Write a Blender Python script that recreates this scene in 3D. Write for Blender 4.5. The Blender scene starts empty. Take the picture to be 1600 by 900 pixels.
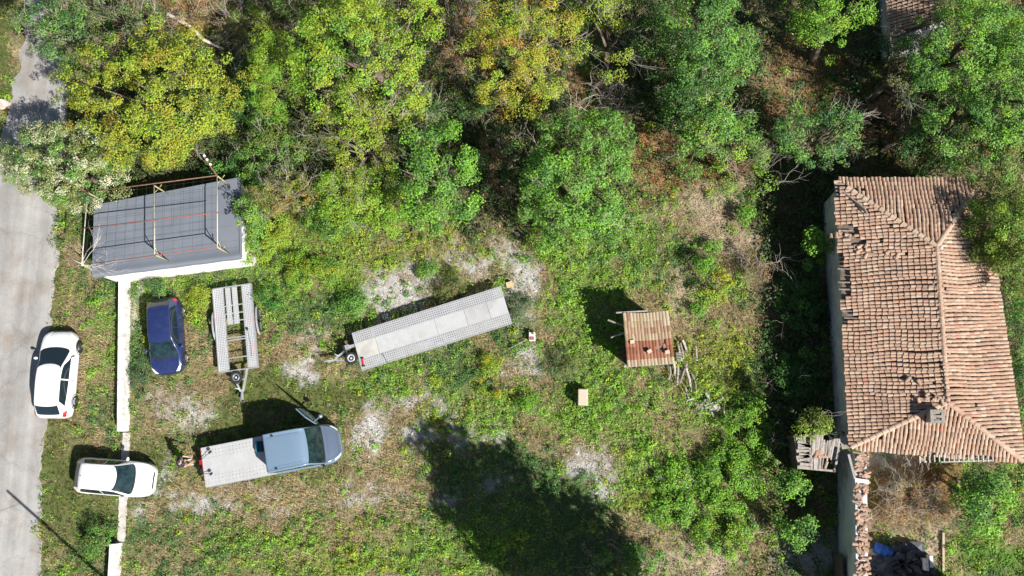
import bpy, bmesh, math, random
import numpy as np
from mathutils import Vector, Matrix

# ------------------------------------------------------------------ camera, sky, sun, exposure
SC = bpy.context.scene
COL = SC.collection
R = math.radians
FPX, NAD, CAMH = 1500.0, (935.0, 715.0), 46.2          # focal length in photo pixels, foot point of the drone, flying height
_d = np.array([NAD[0]-800, -(NAD[1]-450), -FPX]); _d /= np.linalg.norm(_d)
_Z = -_d
_X = np.array([1., 0, 0]) - _Z[0]*_Z; _X /= np.linalg.norm(_X)
_Y = np.cross(_Z, _X)
def P(u, v, h=0.0):
    """place on the level h metres above ground that was measured at photo pixel (u, v)"""
    r = np.array([u-800, -(v-450), -FPX], float); q = r*((CAMH-h)/r.dot(_d))
    return Vector((q.dot(_X), q.dot(_Y), h))
def PXY(x, y):
    """ground points (arrays) -> photo pixels, used to look up the survey of ground cover"""
    q = np.stack([x, y, np.full_like(x, -CAMH)], -1) @ np.stack([_X, _Y, _Z])
    return 800 - FPX*q[..., 0]/q[..., 2], 450 + FPX*q[..., 1]/q[..., 2]
cd = bpy.data.cameras.new('camera'); cam = bpy.data.objects.new('camera', cd); COL.objects.link(cam)
cd.sensor_width = 36; cd.lens = 36*FPX/1600; cd.clip_end = 2000; cd.clip_start = .5
m = Matrix([list(_X)+[0], list(_Y)+[0], list(_Z)+[CAMH], [0, 0, 0, 1]])
cam.matrix_world = m
SC.camera = cam
SUN_EL, SUN_AZ = 43.0, 142.0                            # elevation; heading the shadows fall along
sdir = Vector((math.cos(R(SUN_AZ))*math.cos(R(SUN_EL)), math.sin(R(SUN_AZ))*math.cos(R(SUN_EL)), -math.sin(R(SUN_EL))))
sl = bpy.data.lights.new('sun', 'SUN'); sl.energy = 5.0; sl.angle = R(.5); sl.color = (1, .96, .9)
so = bpy.data.objects.new('sun', sl); COL.objects.link(so); so.rotation_euler = sdir.to_track_quat('-Z', 'Y').to_euler()
so.location = (0, 0, 60)
w = bpy.data.worlds.new('World'); SC.world = w; w.use_nodes = True
nt = w.node_tree
sky = nt.nodes.new('ShaderNodeTexSky'); sky.sky_type = 'NISHITA'; sky.sun_disc = False
sky.sun_elevation = R(SUN_EL); sky.sun_rotation = math.atan2(-sdir.x, -sdir.y)
nt.links.new(sky.outputs[0], nt.nodes['Background'].inputs[0]); nt.nodes['Background'].inputs[1].default_value = .05
SC.view_settings.view_transform = 'Standard'; SC.view_settings.look = 'None'
SC.view_settings.exposure = .7; SC.view_settings.gamma = 1
SC.render.engine = 'CYCLES'; SC.cycles.use_denoising = True; SC.cycles.max_bounces = 5; SC.cycles.diffuse_bounces = 2
SC.cycles.transparent_max_bounces = 8

# ------------------------------------------------------------------ helpers
rng = np.random.default_rng(7); random.seed(7)
def setp(o, label=None, cat=None, group=None, kind=None):
    for k, v in (('label', label), ('category', cat), ('group', group), ('kind', kind)):
        if v: o[k] = v
    return o
def thing(name, label, cat, loc=(0, 0, 0), rz=0, group=None):
    o = bpy.data.objects.new(name, None); COL.objects.link(o); o.location = loc; o.rotation_euler = (0, 0, rz)
    o.empty_display_size = .2
    return setp(o, label, cat, group)
def link(name, me, parent=None):
    o = bpy.data.objects.new(name, me); COL.objects.link(o)
    if parent: o.parent = parent
    return o
def lin(c):
    return tuple((x/12.92 if x <= .04045 else ((x+.055)/1.055)**2.4) for x in c)
def srgb(r, g, b): return lin((r/255, g/255, b/255))
_M = {}
def mat(name, col=(.5, .5, .5), rough=.7, metal=0., var=.12, scale=6., bump=0., bscale=40., coat=0., spec=None, dirt=None, dscale=1.5, damt=.4):
    """plain painted / metal / stone surface: base colour with cloudy wear, optional stains and fine relief"""
    if name in _M: return _M[name]
    M = bpy.data.materials.new(name); M.use_nodes = True; n = M.node_tree.nodes; L = M.node_tree.links
    b = n['Principled BSDF']; b.inputs['Roughness'].default_value = rough; b.inputs['Metallic'].default_value = metal
    if coat: b.inputs['Coat Weight'].default_value = coat; b.inputs['Coat Roughness'].default_value = .04
    if spec is not None: b.inputs['Specular IOR Level'].default_value = spec
    tc = n.new('ShaderNodeTexCoord')
    nz = n.new('ShaderNodeTexNoise'); nz.inputs['Scale'].default_value = scale; nz.inputs['Detail'].default_value = 6
    L.new(tc.outputs['Object'], nz.inputs['Vector'])
    rp = n.new('ShaderNodeValToRGB'); L.new(nz.outputs[0], rp.inputs[0])
    rp.color_ramp.elements[0].position = .3; rp.color_ramp.elements[1].position = .7
    rp.color_ramp.elements[0].color = tuple(c*(1-var) for c in col)+(1,)
    rp.color_ramp.elements[1].color = tuple(min(1, c*(1+var)) for c in col)+(1,)
    out = rp.outputs[0]
    if dirt:
        n2 = n.new('ShaderNodeTexNoise'); n2.inputs['Scale'].default_value = dscale; n2.inputs['Detail'].default_value = 8; n2.inputs['Roughness'].default_value = .65
        L.new(tc.outputs['Object'], n2.inputs['Vector'])
        r2 = n.new('ShaderNodeValToRGB'); r2.color_ramp.elements[0].position = .48; r2.color_ramp.elements[1].position = .68
        r2.color_ramp.elements[1].color = (damt, damt, damt, 1); L.new(n2.outputs[0], r2.inputs[0])
        mx = n.new('ShaderNodeMixRGB'); L.new(r2.outputs[0], mx.inputs[0]); L.new(out, mx.inputs[1]); mx.inputs[2].default_value = tuple(dirt)+(1,)
        out = mx.outputs[0]
    L.new(out, b.inputs['Base Color'])
    if bump:
        n3 = n.new('ShaderNodeTexNoise'); n3.inputs['Scale'].default_value = bscale; n3.inputs['Detail'].default_value = 4
        L.new(tc.outputs['Object'], n3.inputs['Vector'])
        bp = n.new('ShaderNodeBump'); bp.inputs['Strength'].default_value = bump; bp.inputs['Distance'].default_value = .02
        L.new(n3.outputs[0], bp.inputs['Height']); L.new(bp.outputs[0], b.inputs['Normal'])
    _M[name] = M
    return M
def colmat(name, rough=.8, trans=0., var=.0, scale=12., bump=0., bscale=60., spec=.3):
    """surface whose own colour is carried by the mesh (leaf, tile, ground), with extra fine mottling"""
    if name in _M: return _M[name]
    M = bpy.data.materials.new(name); M.use_nodes = True; n = M.node_tree.nodes; L = M.node_tree.links
    b = n['Principled BSDF']; b.inputs['Roughness'].default_value = rough; b.inputs['Specular IOR Level'].default_value = spec
    a = n.new('ShaderNodeAttribute'); a.attribute_name = 'Col'; out = a.outputs['Color']
    if var:
        tc = n.new('ShaderNodeTexCoord')
        nz = n.new('ShaderNodeTexNoise'); nz.inputs['Scale'].default_value = scale; nz.inputs['Detail'].default_value = 8; nz.inputs['Roughness'].default_value = .7
        L.new(tc.outputs['Object'], nz.inputs['Vector'])
        mr = n.new('ShaderNodeMapRange'); mr.inputs[1].default_value = .3; mr.inputs[2].default_value = .7
        mr.inputs[3].default_value = 1-var; mr.inputs[4].default_value = 1+var; L.new(nz.outputs[0], mr.inputs[0])
        vm = n.new('ShaderNodeVectorMath'); vm.operation = 'SCALE'; L.new(out, vm.inputs[0]); L.new(mr.outputs[0], vm.inputs['Scale'])
        out = vm.outputs[0]
    L.new(out, b.inputs['Base Color'])
    if bump:
        tc2 = n.new('ShaderNodeTexCoord')
        n3 = n.new('ShaderNodeTexNoise'); n3.inputs['Scale'].default_value = bscale; n3.inputs['Detail'].default_value = 5
        L.new(tc2.outputs['Object'], n3.inputs['Vector'])
        bp = n.new('ShaderNodeBump'); bp.inputs['Strength'].default_value = bump; bp.inputs['Distance'].default_value = .03
        L.new(n3.outputs[0], bp.inputs['Height']); L.new(bp.outputs[0], b.inputs['Normal'])
    if trans:
        t = n.new('ShaderNodeBsdfTranslucent'); L.new(out, t.inputs[0])
        ms = n.new('ShaderNodeMixShader'); ms.inputs[0].default_value = trans
        L.new(b.outputs[0], ms.inputs[1]); L.new(t.outputs[0], ms.inputs[2]); L.new(ms.outputs[0], n['Material Output'].inputs[0])
    _M[name] = M
    return M
class MB:
    """collects boxes, tubes, lathes ... into ONE mesh"""
    def __init__(s): s.v = []; s.f = []; s.c = []
    def add(s, v, f, col=None):
        k = len(s.v); s.v += [tuple(x) for x in v]; s.f += [tuple(i+k for i in q) for q in f]
        s.c += [col or (1, 1, 1)]*len(v); return s
    def box(s, c, size, rz=0, M=None, taper=1., col=None):
        x, y, z = (q/2 for q in size)
        pts = [(-x, -y, -z), (x, -y, -z), (x, y, -z), (-x, y, -z), (-x*taper, -y*taper, z), (x*taper, -y*taper, z), (x*taper, y*taper, z), (-x*taper, y*taper, z)]
        T = M if M is not None else Matrix.Rotation(rz, 4, 'Z')
        return s.add([Vector(c)+T.to_3x3() @ Vector(p) for p in pts], [(3, 2, 1, 0), (4, 5, 6, 7), (0, 1, 5, 4), (1, 2, 6, 5), (2, 3, 7, 6), (3, 0, 4, 7)], col)
    def bar(s, a, b, wd=.06, ht=None, col=None):
        """square bar from a to b"""
        a = Vector(a); b = Vector(b); d = b-a; ht = ht or wd
        q = d.to_track_quat('X', 'Z').to_matrix().to_4x4()
        return s.box((a+b)/2, (d.length, wd, ht), M=q, col=col)
    def tube(s, pts, r, n=7, cap=True, col=None):
        pts = [Vector(p) for p in pts]; rs = r if hasattr(r, '__len__') else [r]*len(pts)
        V = []; F = []
        for i, p in enumerate(pts):
            t = (pts[min(i+1, len(pts)-1)]-pts[max(i-1, 0)]).normalized()
            a = t.cross(Vector((0, 0, 1)) if abs(t.z) < .9 else Vector((1, 0, 0))).normalized(); b = t.cross(a)
            for k in range(n):
                an = 2*math.pi*k/n; V.append(p+(a*math.cos(an)+b*math.sin(an))*rs[i])
        for i in range(len(pts)-1):
            for k in range(n):
                k2 = (k+1) % n; F.append((i*n+k, i*n+k2, (i+1)*n+k2, (i+1)*n+k))
        if cap: F += [tuple(range(n))[::-1], tuple(range((len(pts)-1)*n, len(pts)*n))]
        return s.add(V, F, col)
    def lathe(s, prof, c=(0, 0, 0), n=20, M=None, col=None):
        T = (M if M is not None else Matrix.Identity(4)).to_3x3(); V = []; F = []
        for r, z in prof:
            for k in range(n):
                an = 2*math.pi*k/n; V.append(Vector(c)+T @ Vector((r*math.cos(an), r*math.sin(an), z)))
        for i in range(len(prof)-1):
            for k in range(n):
                k2 = (k+1) % n; F.append((i*n+k, i*n+k2, (i+1)*n+k2, (i+1)*n+k))
        F += [tuple(range(n))[::-1], tuple(range((len(prof)-1)*n, len(prof)*n))]
        return s.add(V, F, col)
    def poly(s, pts, z0, z1, col=None):
        n = len(pts); V = [(p[0], p[1], z0) for p in pts]+[(p[0], p[1], z1) for p in pts]
        F = [tuple(range(n))[::-1], tuple(range(n, 2*n))]+[(i, (i+1) % n, n+(i+1) % n, n+i) for i in range(n)]
        return s.add(V, F, col)
    def mesh(s, name, material, smooth=False, colors=False, bevel=0):
        me = bpy.data.meshes.new(name); me.from_pydata(s.v, [], s.f); me.materials.append(material)
        if colors:
            a = me.color_attributes.new('Col', 'FLOAT_COLOR', 'POINT')
            a.data.foreach_set('color', np.concatenate([np.array(s.c, np.float32), np.ones((len(s.c), 1), np.float32)], 1).ravel())
        if smooth: me.polygons.foreach_set('use_smooth', [True]*len(me.polygons))
        me.update(); return me
    def build(s, name, material, parent=None, smooth=False, colors=False, bevel=0):
        o = link(name, s.mesh(name, material, smooth, colors), parent)
        if bevel:
            b = o.modifiers.new('edge', 'BEVEL'); b.width = bevel; b.segments = 2; b.limit_method = 'ANGLE'
        return o
# smooth value noise on numpy arrays
_lat = np.random.default_rng(3).random((64, 64))
def vnoise(x, y, s=1., seed=0):
    x = np.asarray(x)*s+seed*17.3; y = np.asarray(y)*s+seed*9.1
    xi = np.floor(x).astype(int); yi = np.floor(y).astype(int); fx = x-xi; fy = y-yi
    fx = fx*fx*(3-2*fx); fy = fy*fy*(3-2*fy); g = lambda i, j: _lat[i % 64, j % 64]
    return (g(xi, yi)*(1-fx)+g(xi+1, yi)*fx)*(1-fy)+(g(xi, yi+1)*(1-fx)+g(xi+1, yi+1)*fx)*fy
def fbm(x, y, s=1., seed=0, o=4):
    t = 0; a = .5; n = 0
    for i in range(o):
        t = t+a*vnoise(x, y, s*2**i, seed+i); n += a; a *= .55
    return t/n
# leaf / blade sheets: every leaf its own folded quad, colour per leaf
def quads(name, C, T, B, N, col, material, fold=.0):
    """C centre, T half-length vector, B half-width vector, N fold vector"""
    n = len(C)
    V = np.empty((n, 4, 3), np.float32)
    V[:, 0] = C-T; V[:, 1] = C+B+N*fold; V[:, 2] = C+T; V[:, 3] = C-B+N*fold
    me = bpy.data.meshes.new(name); me.vertices.add(4*n); me.vertices.foreach_set('co', V.ravel())
    me.loops.add(4*n); me.loops.foreach_set('vertex_index', np.arange(4*n, dtype=np.int32))
    me.polygons.add(n); me.polygons.foreach_set('loop_start', np.arange(0, 4*n, 4, dtype=np.int32))
    me.update(calc_edges=True)
    a = me.color_attributes.new('Col', 'FLOAT_COLOR', 'POINT')
    cc = np.ones((n, 4, 4), np.float32); cc[:, :, :3] = col[:, None, :]; a.data.foreach_set('color', cc.ravel())
    me.materials.append(material); return me
def unit(a): return a/np.maximum(np.linalg.norm(a, axis=-1, keepdims=True), 1e-6)
def leaf_mesh(name, C, Nrm, L, Wd, col, material, fold=.25):
    n = len(C); N = unit(Nrm); T = unit(np.cross(N, rng.normal(size=(n, 3)))); B = np.cross(N, T)
    L = np.broadcast_to(L, (n,))[:, None]/2; Wd = np.broadcast_to(Wd, (n,))[:, None]/2
    return quads(name, C, T*L, B*Wd, N*Wd, col, material, fold)
LEAF = colmat('leaf_green', .55, .18, spec=.3)
BLADE = colmat('dry_blade', .8, .2, spec=.2)
BARK = mat('bark', (.16, .12, .09), .9, var=.35, scale=9, bump=.5, bscale=30)
TWIG = mat('grey_twig', (.36, .32, .27), .85, var=.25, scale=7)
# ------------------------------------------------------------------ survey of the ground cover (type, photo u, v, half-width, half-height)
COVER = '''
S 120 500 32 60;D 150 440 40 40;G 145 480 20 30;L 102 400 16 60;L 92 470 14 50;S 140 590 30 60;D 160 640 25 35;G 150 560 22 28;S 135 420 18 40
L 110 800 50 90;L 100 690 35 40;S 112 690 14 30;D 150 840 28 40;G 140 860 18 22;S 90 870 20 20;L 130 770 60 50;L 90 740 22 60;S 150 700 25 15
D 225 570 22 60;W 209 470 6 50;G 250 440 42 18;Y 300 480 25 35;S 300 540 20 60;D 312 520 14 40;S 230 620 40 25;W 300 650 32 22;W 265 628 25 14;S 270 660 40 40
L 375 640 70 40;L 260 700 30 18;L 340 675 60 15;L 260 770 40 10;S 320 610 30 25;S 240 670 30 30;D 215 640 10 40;L 250 730 40 50;W 255 755 10 16;S 300 765 30 12
G 430 470 32 42;D 420 440 30 20;S 450 530 40 30;W 490 520 20 14;W 470 575 22 18;L 440 600 45 20;L 540 620 40 20;L 500 620 60 30;S 420 560 25 20;S 520 560 30 20;D 520 480 40 40
S 450 770 170 18;W 300 790 28 10;W 340 800 30 12;W 410 765 16 10;W 215 800 14 20;S 330 765 60 14;S 350 825 130 16;W 590 778 34 12;W 552 765 22 10;W 575 660 15 30;W 570 695 12 25
S 605 715 26 20;S 560 830 60 20;G 430 855 120 36;D 270 850 60 40;S 280 875 60 20;Y 530 860 100 40;G 600 870 60 30;E 605 870 14 40;S 560 740 60 20;L 480 735 70 14;S 500 790 80 16;S 640 760 30 30
W 350 760 14 8;W 440 795 18 8;W 640 690 14 12;W 660 720 12 10;S 240 790 30 20;D 240 830 30 20;S 430 815 40 14;W 520 790 12 8;W 260 725 10 10;W 480 560 14 10
G 590 600 50 28;D 720 575 60 22;W 655 545 24 12;W 640 625 40 9;W 700 640 20 8;Y 765 590 24 42;G 700 605 50 20;S 640 600 22 12;W 645 672 22 14;W 720 680 16 22;W 772 680 14 18;S 805 590 32 20
W 815 580 34 14;W 825 555 18 14;S 830 650 26 22;S 845 690 32 26;G 825 632 22 18;G 880 650 40 30;S 610 650 40 22;Y 690 650 50 18;G 770 650 40 30;S 860 600 30 22;G 620 560 30 20
W 620 445 46 38;W 590 475 30 20;S 610 425 32 24;W 740 415 34 16;W 820 430 22 24;W 810 475 30 28;S 852 450 24 40;W 775 400 24 14;D 805 490 28 28;S 690 410 36 14;S 740 440 30 16;W 700 400 20 12
G 470 420 90 60;Y 430 380 60 50;G 550 470 30 40;D 480 480 50 36;Y 650 388 90 24;S 700 382 60 12;S 760 395 30 14;Y 540 420 60 40;S 500 525 30 14;G 600 410 30 20;S 470 450 30 14
G 940 430 60 80;S 1010 470 28 40;G 900 440 36 60;D 960 380 40 24;E 1100 325 60 24;S 1050 330 40 20;G 1000 370 50 50;S 1150 400 42 18;E 1060 455 26 60;S 1130 500 70 18;S 1185 430 28 40;S 960 480 30 14
E 1110 370 40 16;D 1060 400 40 30;G 1080 470 24 20;S 1080 350 60 20;G 960 500 30 40;S 870 540 24 26;G 900 560 30 40;D 880 575 40 30;G 1010 420 40 30;S 980 420 24 16;E 1150 375 40 14
B 1040 250 70 46;B 1010 215 40 30;B 1245 110 64 62;B 1215 170 34 24;B 905 150 26 36;S 1225 125 40 34;B 1110 270 40 20;B 720 70 50 50;B 960 150 30 40;S 400 60 60 50;B 300 30 60 40;B 1330 170 50 40
G 1000 660 60 60;G 950 640 50 60;Y 1120 560 60 60;S 1080 520 40 24;S 1050 690 50 36;G 1140 720 80 100;W 920 715 44 26;W 900 738 20 16;W 945 755 28 22;S 940 700 50 40;G 990 720 36 60;Y 1000 780 30 30
S 1010 830 40 40;E 1080 872 66 30;S 1170 865 32 36;D 1180 600 20 40;G 1060 740 60 30;G 1040 790 40 24;S 1100 690 40 22;S 1050 770 34 14;G 930 590 40 26;S 1000 610 20 16;S 1040 640 26 40;S 1180 790 30 30
D 760 770 100 70;G 800 830 90 40;W 762 760 26 16;W 695 785 22 12;D 880 850 80 50;D 860 770 60 50;G 760 870 70 30;S 650 800 30 16;G 690 840 50 30
B 1420 780 60 50;B 1370 760 18 60;W 1388 718 42 14;S 1400 822 40 16;L 1366 803 14 12;E 1425 850 22 30;F 1540 872 62 34;S 1545 825 50 9;B 1440 740 60 24;E 1450 850 20 40
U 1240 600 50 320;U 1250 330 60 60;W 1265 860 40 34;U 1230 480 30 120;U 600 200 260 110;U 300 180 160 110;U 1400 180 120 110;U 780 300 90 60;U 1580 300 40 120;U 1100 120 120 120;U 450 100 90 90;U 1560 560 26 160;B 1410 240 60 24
S 300 860 40 14;S 380 870 50 12;S 470 880 30 14;D 350 855 40 16;S 520 840 40 12;L 10 110 20 80;L 20 30 26 40;S 35 90 8 90;S 5 330 6 80;D 340 440 40 10;D 170 330 30 60;S 125 390 18 22;G 400 350 30 60;D 560 560 20 16
'''
_types = 'LGDYSBWEUF'
_cov = []
for q in COVER.replace('\n', ';').split(';'):
    q = q.split()
    if len(q) == 5: _cov.append((_types.index(q[0]),)+tuple(float(t) for t in q[1:]))
def cover(x, y):
    """weights of the ten kinds of ground cover at ground points"""
    u, v = PXY(x, y)
    u = u+(fbm(x, y, .9, 1)-.5)*60+(vnoise(x, y, 3.2, 5)-.5)*22; v = v+(fbm(x, y, .9, 11)-.5)*60+(vnoise(x, y, 3.2, 8)-.5)*22
    W = np.zeros(x.shape+(10,)); 
    n1 = fbm(x, y, .55, 21); n2 = fbm(x, y, .8, 31)
    f1, f2, f3, f4 = (fbm(x, y, 1.7, 100+9*i, 3) for i in range(4)); hi = lambda f: np.clip((f-.47)*5, 0, 1)
    W[..., 4] = .13+.45*hi(f1); W[..., 1] = .08+.46*hi(f2); W[..., 2] = .06+.36*hi(f3); W[..., 0] = .12; W[..., 3] = .03+.28*hi(f4)*(f2 > .5)
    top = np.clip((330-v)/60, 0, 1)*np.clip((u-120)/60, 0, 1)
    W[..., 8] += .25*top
    for t, cu, cv, a, b in _cov:
        d = ((u-cu)/a)**2+((v-cv)/b)**2
        W[..., t] += (1.5 if t == 6 else 1.2 if t in (0, 7) else 1.1 if t in (1, 2, 3) else .95)*np.exp(-(d**1.5)*.8)
    W = W**1.6
    return W/W.sum(-1, keepdims=True)
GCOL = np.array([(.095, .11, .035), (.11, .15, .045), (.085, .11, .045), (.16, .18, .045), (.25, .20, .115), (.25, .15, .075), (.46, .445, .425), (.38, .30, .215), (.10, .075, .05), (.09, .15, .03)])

def ground_height(x, y):
    return (fbm(x, y, .35, 41)-.5)*.10
def make_ground():
    # a fine sheet under the lot, then a coarse skirt to the horizon, in one mesh
    xs = np.concatenate([[-900, -300, -120, -70, -48], np.arange(-40, 28.01, .25), [34, 50, 80, 120, 300, 900]])
    ys = np.concatenate([[-900, -300, -100, -50, -26], np.arange(-14, 34.01, .25), [42, 60, 100, 300, 900]])
    X, Y = np.meshgrid(xs, ys); inner = (X > -41) & (X < 29) & (Y > -15) & (Y < 35)
    Z = np.where(inner, ground_height(X, Y)-.03, -.05)
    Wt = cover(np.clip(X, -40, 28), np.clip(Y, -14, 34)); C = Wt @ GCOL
    C = C*(.75+.5*fbm(X, Y, 2.3, 51)[..., None])
    nx, ny = len(xs), len(ys)
    V = np.stack([X, Y, Z], -1).reshape(-1, 3)
    i = np.arange(nx*ny).reshape(ny, nx)
    Fq = np.stack([i[:-1, :-1], i[:-1, 1:], i[1:, 1:], i[1:, :-1]], -1).reshape(-1, 4)
    me = bpy.data.meshes.new('ground'); me.vertices.add(len(V)); me.vertices.foreach_set('co', V.astype(np.float32).ravel())
    me.loops.add(Fq.size); me.loops.foreach_set('vertex_index', Fq.astype(np.int32).ravel())
    me.polygons.add(len(Fq)); me.polygons.foreach_set('loop_start', np.arange(0, Fq.size, 4, dtype=np.int32)); me.update(calc_edges=True)
    a = me.color_attributes.new('Col', 'FLOAT_COLOR', 'POINT')
    a.data.foreach_set('color', np.concatenate([C.reshape(-1, 3), np.ones((len(V), 1))], 1).astype(np.float32).ravel())
    me.materials.append(colmat('soil', .95, 0, .45, 5., .7, 30., spec=.1))
    setp(link('ground', me), 'rough ground of the lot with dry soil and pale gravel patches', kind='structure')
make_ground()

# road: worn pale concrete / dirt with ragged edges
def make_road():
    Lp = [(-40, -160), (-25, -60), (42, 0), (36, 60), (28, 110), (6, 180), (-6, 260), (-8, 400), (-30, 500), (-60, 700), (-80, 980), (-100, 1300)]
    Rp = [(60, -160), (64, -60), (70, 0), (74, 60), (96, 95), (108, 150), (104, 220), (92, 330), (86, 440), (78, 540), (72, 700), (63, 770), (66, 850), (60, 980), (55, 1300)]
    def dense(pl, n=300):
        p = np.array([tuple(P(*q))[:2] for q in pl]); y = np.linspace(p[:, 1].max(), p[:, 1].min(), n)
        return np.interp(-y, -p[:, 1], p[:, 0]), y
    xl, y = dense(Lp); xr, y2 = dense(Rp)
    y = np.linspace(min(y.max(), y2.max()), max(y.min(), y2.min()), 420)
    pl = np.array([tuple(P(*q))[:2] for q in Lp]); pr = np.array([tuple(P(*q))[:2] for q in Rp])
    xl = np.interp(-y, -pl[:, 1], pl[:, 0])+(fbm(y, y*0, 1.2, 61)-.5)*.7; xr = np.interp(-y, -pr[:, 1], pr[:, 0])+(fbm(y, y*0, 1.6, 71)-.5)*.55
    t = np.concatenate([[0, .012], np.linspace(.1, .9, 9), [.988, 1]])
    X = xl[:, None]+(xr-xl)[:, None]*t; Yv = np.repeat(y[:, None], 13, 1)
    Z = .035+.05*np.sin(t*math.pi)[None]+0*X; Z[:, 0] = -.08; Z[:, -1] = -.08
    V = np.stack([X, Yv, Z], -1).reshape(-1, 3); i = np.arange(len(V)).reshape(len(y), 13)
    Fq = np.stack([i[1:, :-1], i[1:, 1:], i[:-1, 1:], i[:-1, :-1]], -1).reshape(-1, 4)
    me = bpy.data.meshes.new('road'); me.from_pydata(V.tolist(), [], Fq.tolist())
    M = mat('road_surface', (.335, .325, .31), .92, var=.13, scale=.9, bump=.3, bscale=45, dirt=(.25, .205, .165), dscale=.55, damt=.75)
    n = M.node_tree.nodes; L = M.node_tree.links                          # fine grit on top of the cloudy wear
    b = n['Principled BSDF']; src = b.inputs['Base Color'].links[0].from_socket
    tc = n.new('ShaderNodeTexCoord'); g = n.new('ShaderNodeTexNoise'); g.inputs['Scale'].default_value = 16; g.inputs['Detail'].default_value = 8; g.inputs['Roughness'].default_value = .75
    L.new(tc.outputs['Object'], g.inputs['Vector']); mr = n.new('ShaderNodeMapRange'); mr.inputs[1].default_value = .3; mr.inputs[2].default_value = .7; mr.inputs[3].default_value = .8; mr.inputs[4].default_value = 1.15
    L.new(g.outputs[0], mr.inputs[0]); vm = n.new('ShaderNodeVectorMath'); vm.operation = 'SCALE'; L.new(src, vm.inputs[0]); L.new(mr.outputs[0], vm.inputs['Scale']); L.new(vm.outputs[0], b.inputs['Base Color'])
    # worn wheel tracks, a dusty middle strip and a few long cracks along the road
    mp = n.new('ShaderNodeMapping'); mp.inputs['Scale'].default_value = (1.6, .10, 1); L.new(tc.outputs['Object'], mp.inputs['Vector']); st2 = n.new('ShaderNodeTexNoise'); st2.inputs['Scale'].default_value = 1.; st2.inputs['Detail'].default_value = 5; L.new(mp.outputs[0], st2.inputs['Vector'])
    mr2 = n.new('ShaderNodeMapRange'); mr2.inputs[1].default_value = .35; mr2.inputs[2].default_value = .65; mr2.inputs[3].default_value = .82; mr2.inputs[4].default_value = 1.12; L.new(st2.outputs[0], mr2.inputs[0])
    vo = n.new('ShaderNodeTexVoronoi'); vo.feature = 'DISTANCE_TO_EDGE'; vo.inputs['Scale'].default_value = .22; wn_ = n.new('ShaderNodeTexNoise'); wn_.inputs['Scale'].default_value = 1.5; wn_.inputs['Detail'].default_value = 6; L.new(tc.outputs['Object'], wn_.inputs['Vector'])
    av = n.new('ShaderNodeVectorMath'); av.operation = 'ADD'; L.new(tc.outputs['Object'], av.inputs[0]); L.new(wn_.outputs['Color'], av.inputs[1]); L.new(av.outputs[0], vo.inputs['Vector'])
    mr3 = n.new('ShaderNodeMapRange'); mr3.inputs[1].default_value = .0; mr3.inputs[2].default_value = .025; mr3.inputs[3].default_value = .87; mr3.inputs[4].default_value = 1; L.new(vo.outputs['Distance'], mr3.inputs[0])
    m1 = n.new('ShaderNodeMath'); m1.operation = 'MULTIPLY'; L.new(mr2.outputs[0], m1.inputs[0]); L.new(mr3.outputs[0], m1.inputs[1]); vm2 = n.new('ShaderNodeVectorMath'); vm2.operation = 'SCALE'; L.new(vm.outputs[0], vm2.inputs[0]); L.new(m1.outputs[0], vm2.inputs['Scale']); L.new(vm2.outputs[0], b.inputs['Base Color'])
    me.materials.append(M); setp(link('road', me), 'pale worn grey road along the lot', kind='structure')
make_road()

# ------------------------------------------------------------------ low walls and threshold by the road
WHITE = mat('white_paint', (.70, .69, .67), .8, var=.08, scale=3, dirt=(.33, .29, .24), dscale=3.2, damt=.75, bump=.2)
CONC = mat('pale_concrete', (.50, .48, .45), .9, var=.18, scale=5, dirt=(.33, .28, .2), dscale=2.5, damt=.7, bump=.35)
def low_wall(name, label, a, b, h, th):
    """a, b: foot of the yard side; the wall stands to the road side of it"""
    a = Vector(a); b = Vector(b); d = (b-a).normalized(); n = Vector((d.y, -d.x, 0))
    if n.x > 0: n = -n
    t = thing(name, label, 'wall', a)
    N = 14; mb = MB(); V = []; F = []
    L = (b-a).length
    for i in range(N+1):
        q = d*(L*i/N); j = random.uniform(-.012, .012)
        for x, z in ((j, -.15), (j, h+j), (-th+j, h+.01+j), (-th+j, -.15)): V.append(q-n*0+n*(-x)*1.0+Vector((0, 0, z)))
    for i in range(N):
        for k in range(4): F.append((i*4+k, i*4+(k+1) % 4, (i+1)*4+(k+1) % 4, (i+1)*4+k))
    F += [(0, 1, 2, 3)[::-1], tuple(N*4+k for k in range(4))]
    mb.add(V, F); mb.build('wall_body', WHITE, t)
    mb2 = MB()
    for i in range(6):
        q0 = d*(L*i/6+.006); q1 = d*(L*(i+1)/6-.006)
        mid = (q0+q1)/2+n*(th/2)+Vector((0, 0, h+.03))
        mb2 = MB(); mb2.box(mid, ((q1-q0).length, th+.05, .045), rz=math.atan2(d.y, d.x)); mb2.build('coping_slab', WHITE, t)
    return t
low_wall('boundary_wall', 'long low white wall between garage and gate opening', P(204, 438), P(202, 674), .62, .27)
low_wall('boundary_wall', 'short end of low white wall below the gate opening, by the leafy bush', P(191, 848), P(185, 960), .62, .27)
a, b = P(198, 676), P(190, 846); d = (b-a).normalized()
mb = MB(); n = Vector((d.y, -d.x, 0)); N = 30; V = []; F = []
for i in range(N+1):
    q = a+d*((b-a).length*i/N); w0 = .2+random.uniform(-.03, .03); w1 = .2+random.uniform(-.03, .03)
    for x, z in ((-w0, .0), (-w0+.02, .085), (w1-.02, .085), (w1, .0)): V.append(q+n*x+Vector((0, 0, z)))
for i in range(N): F += [(i*4+k, i*4+k+1, (i+1)*4+k+1, (i+1)*4+k) for k in range(3)]
mb.add(V, F); setp(mb.build('gate_threshold', CONC), 'worn pale concrete threshold strip across the gate opening', 'threshold', kind='structure')

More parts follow.
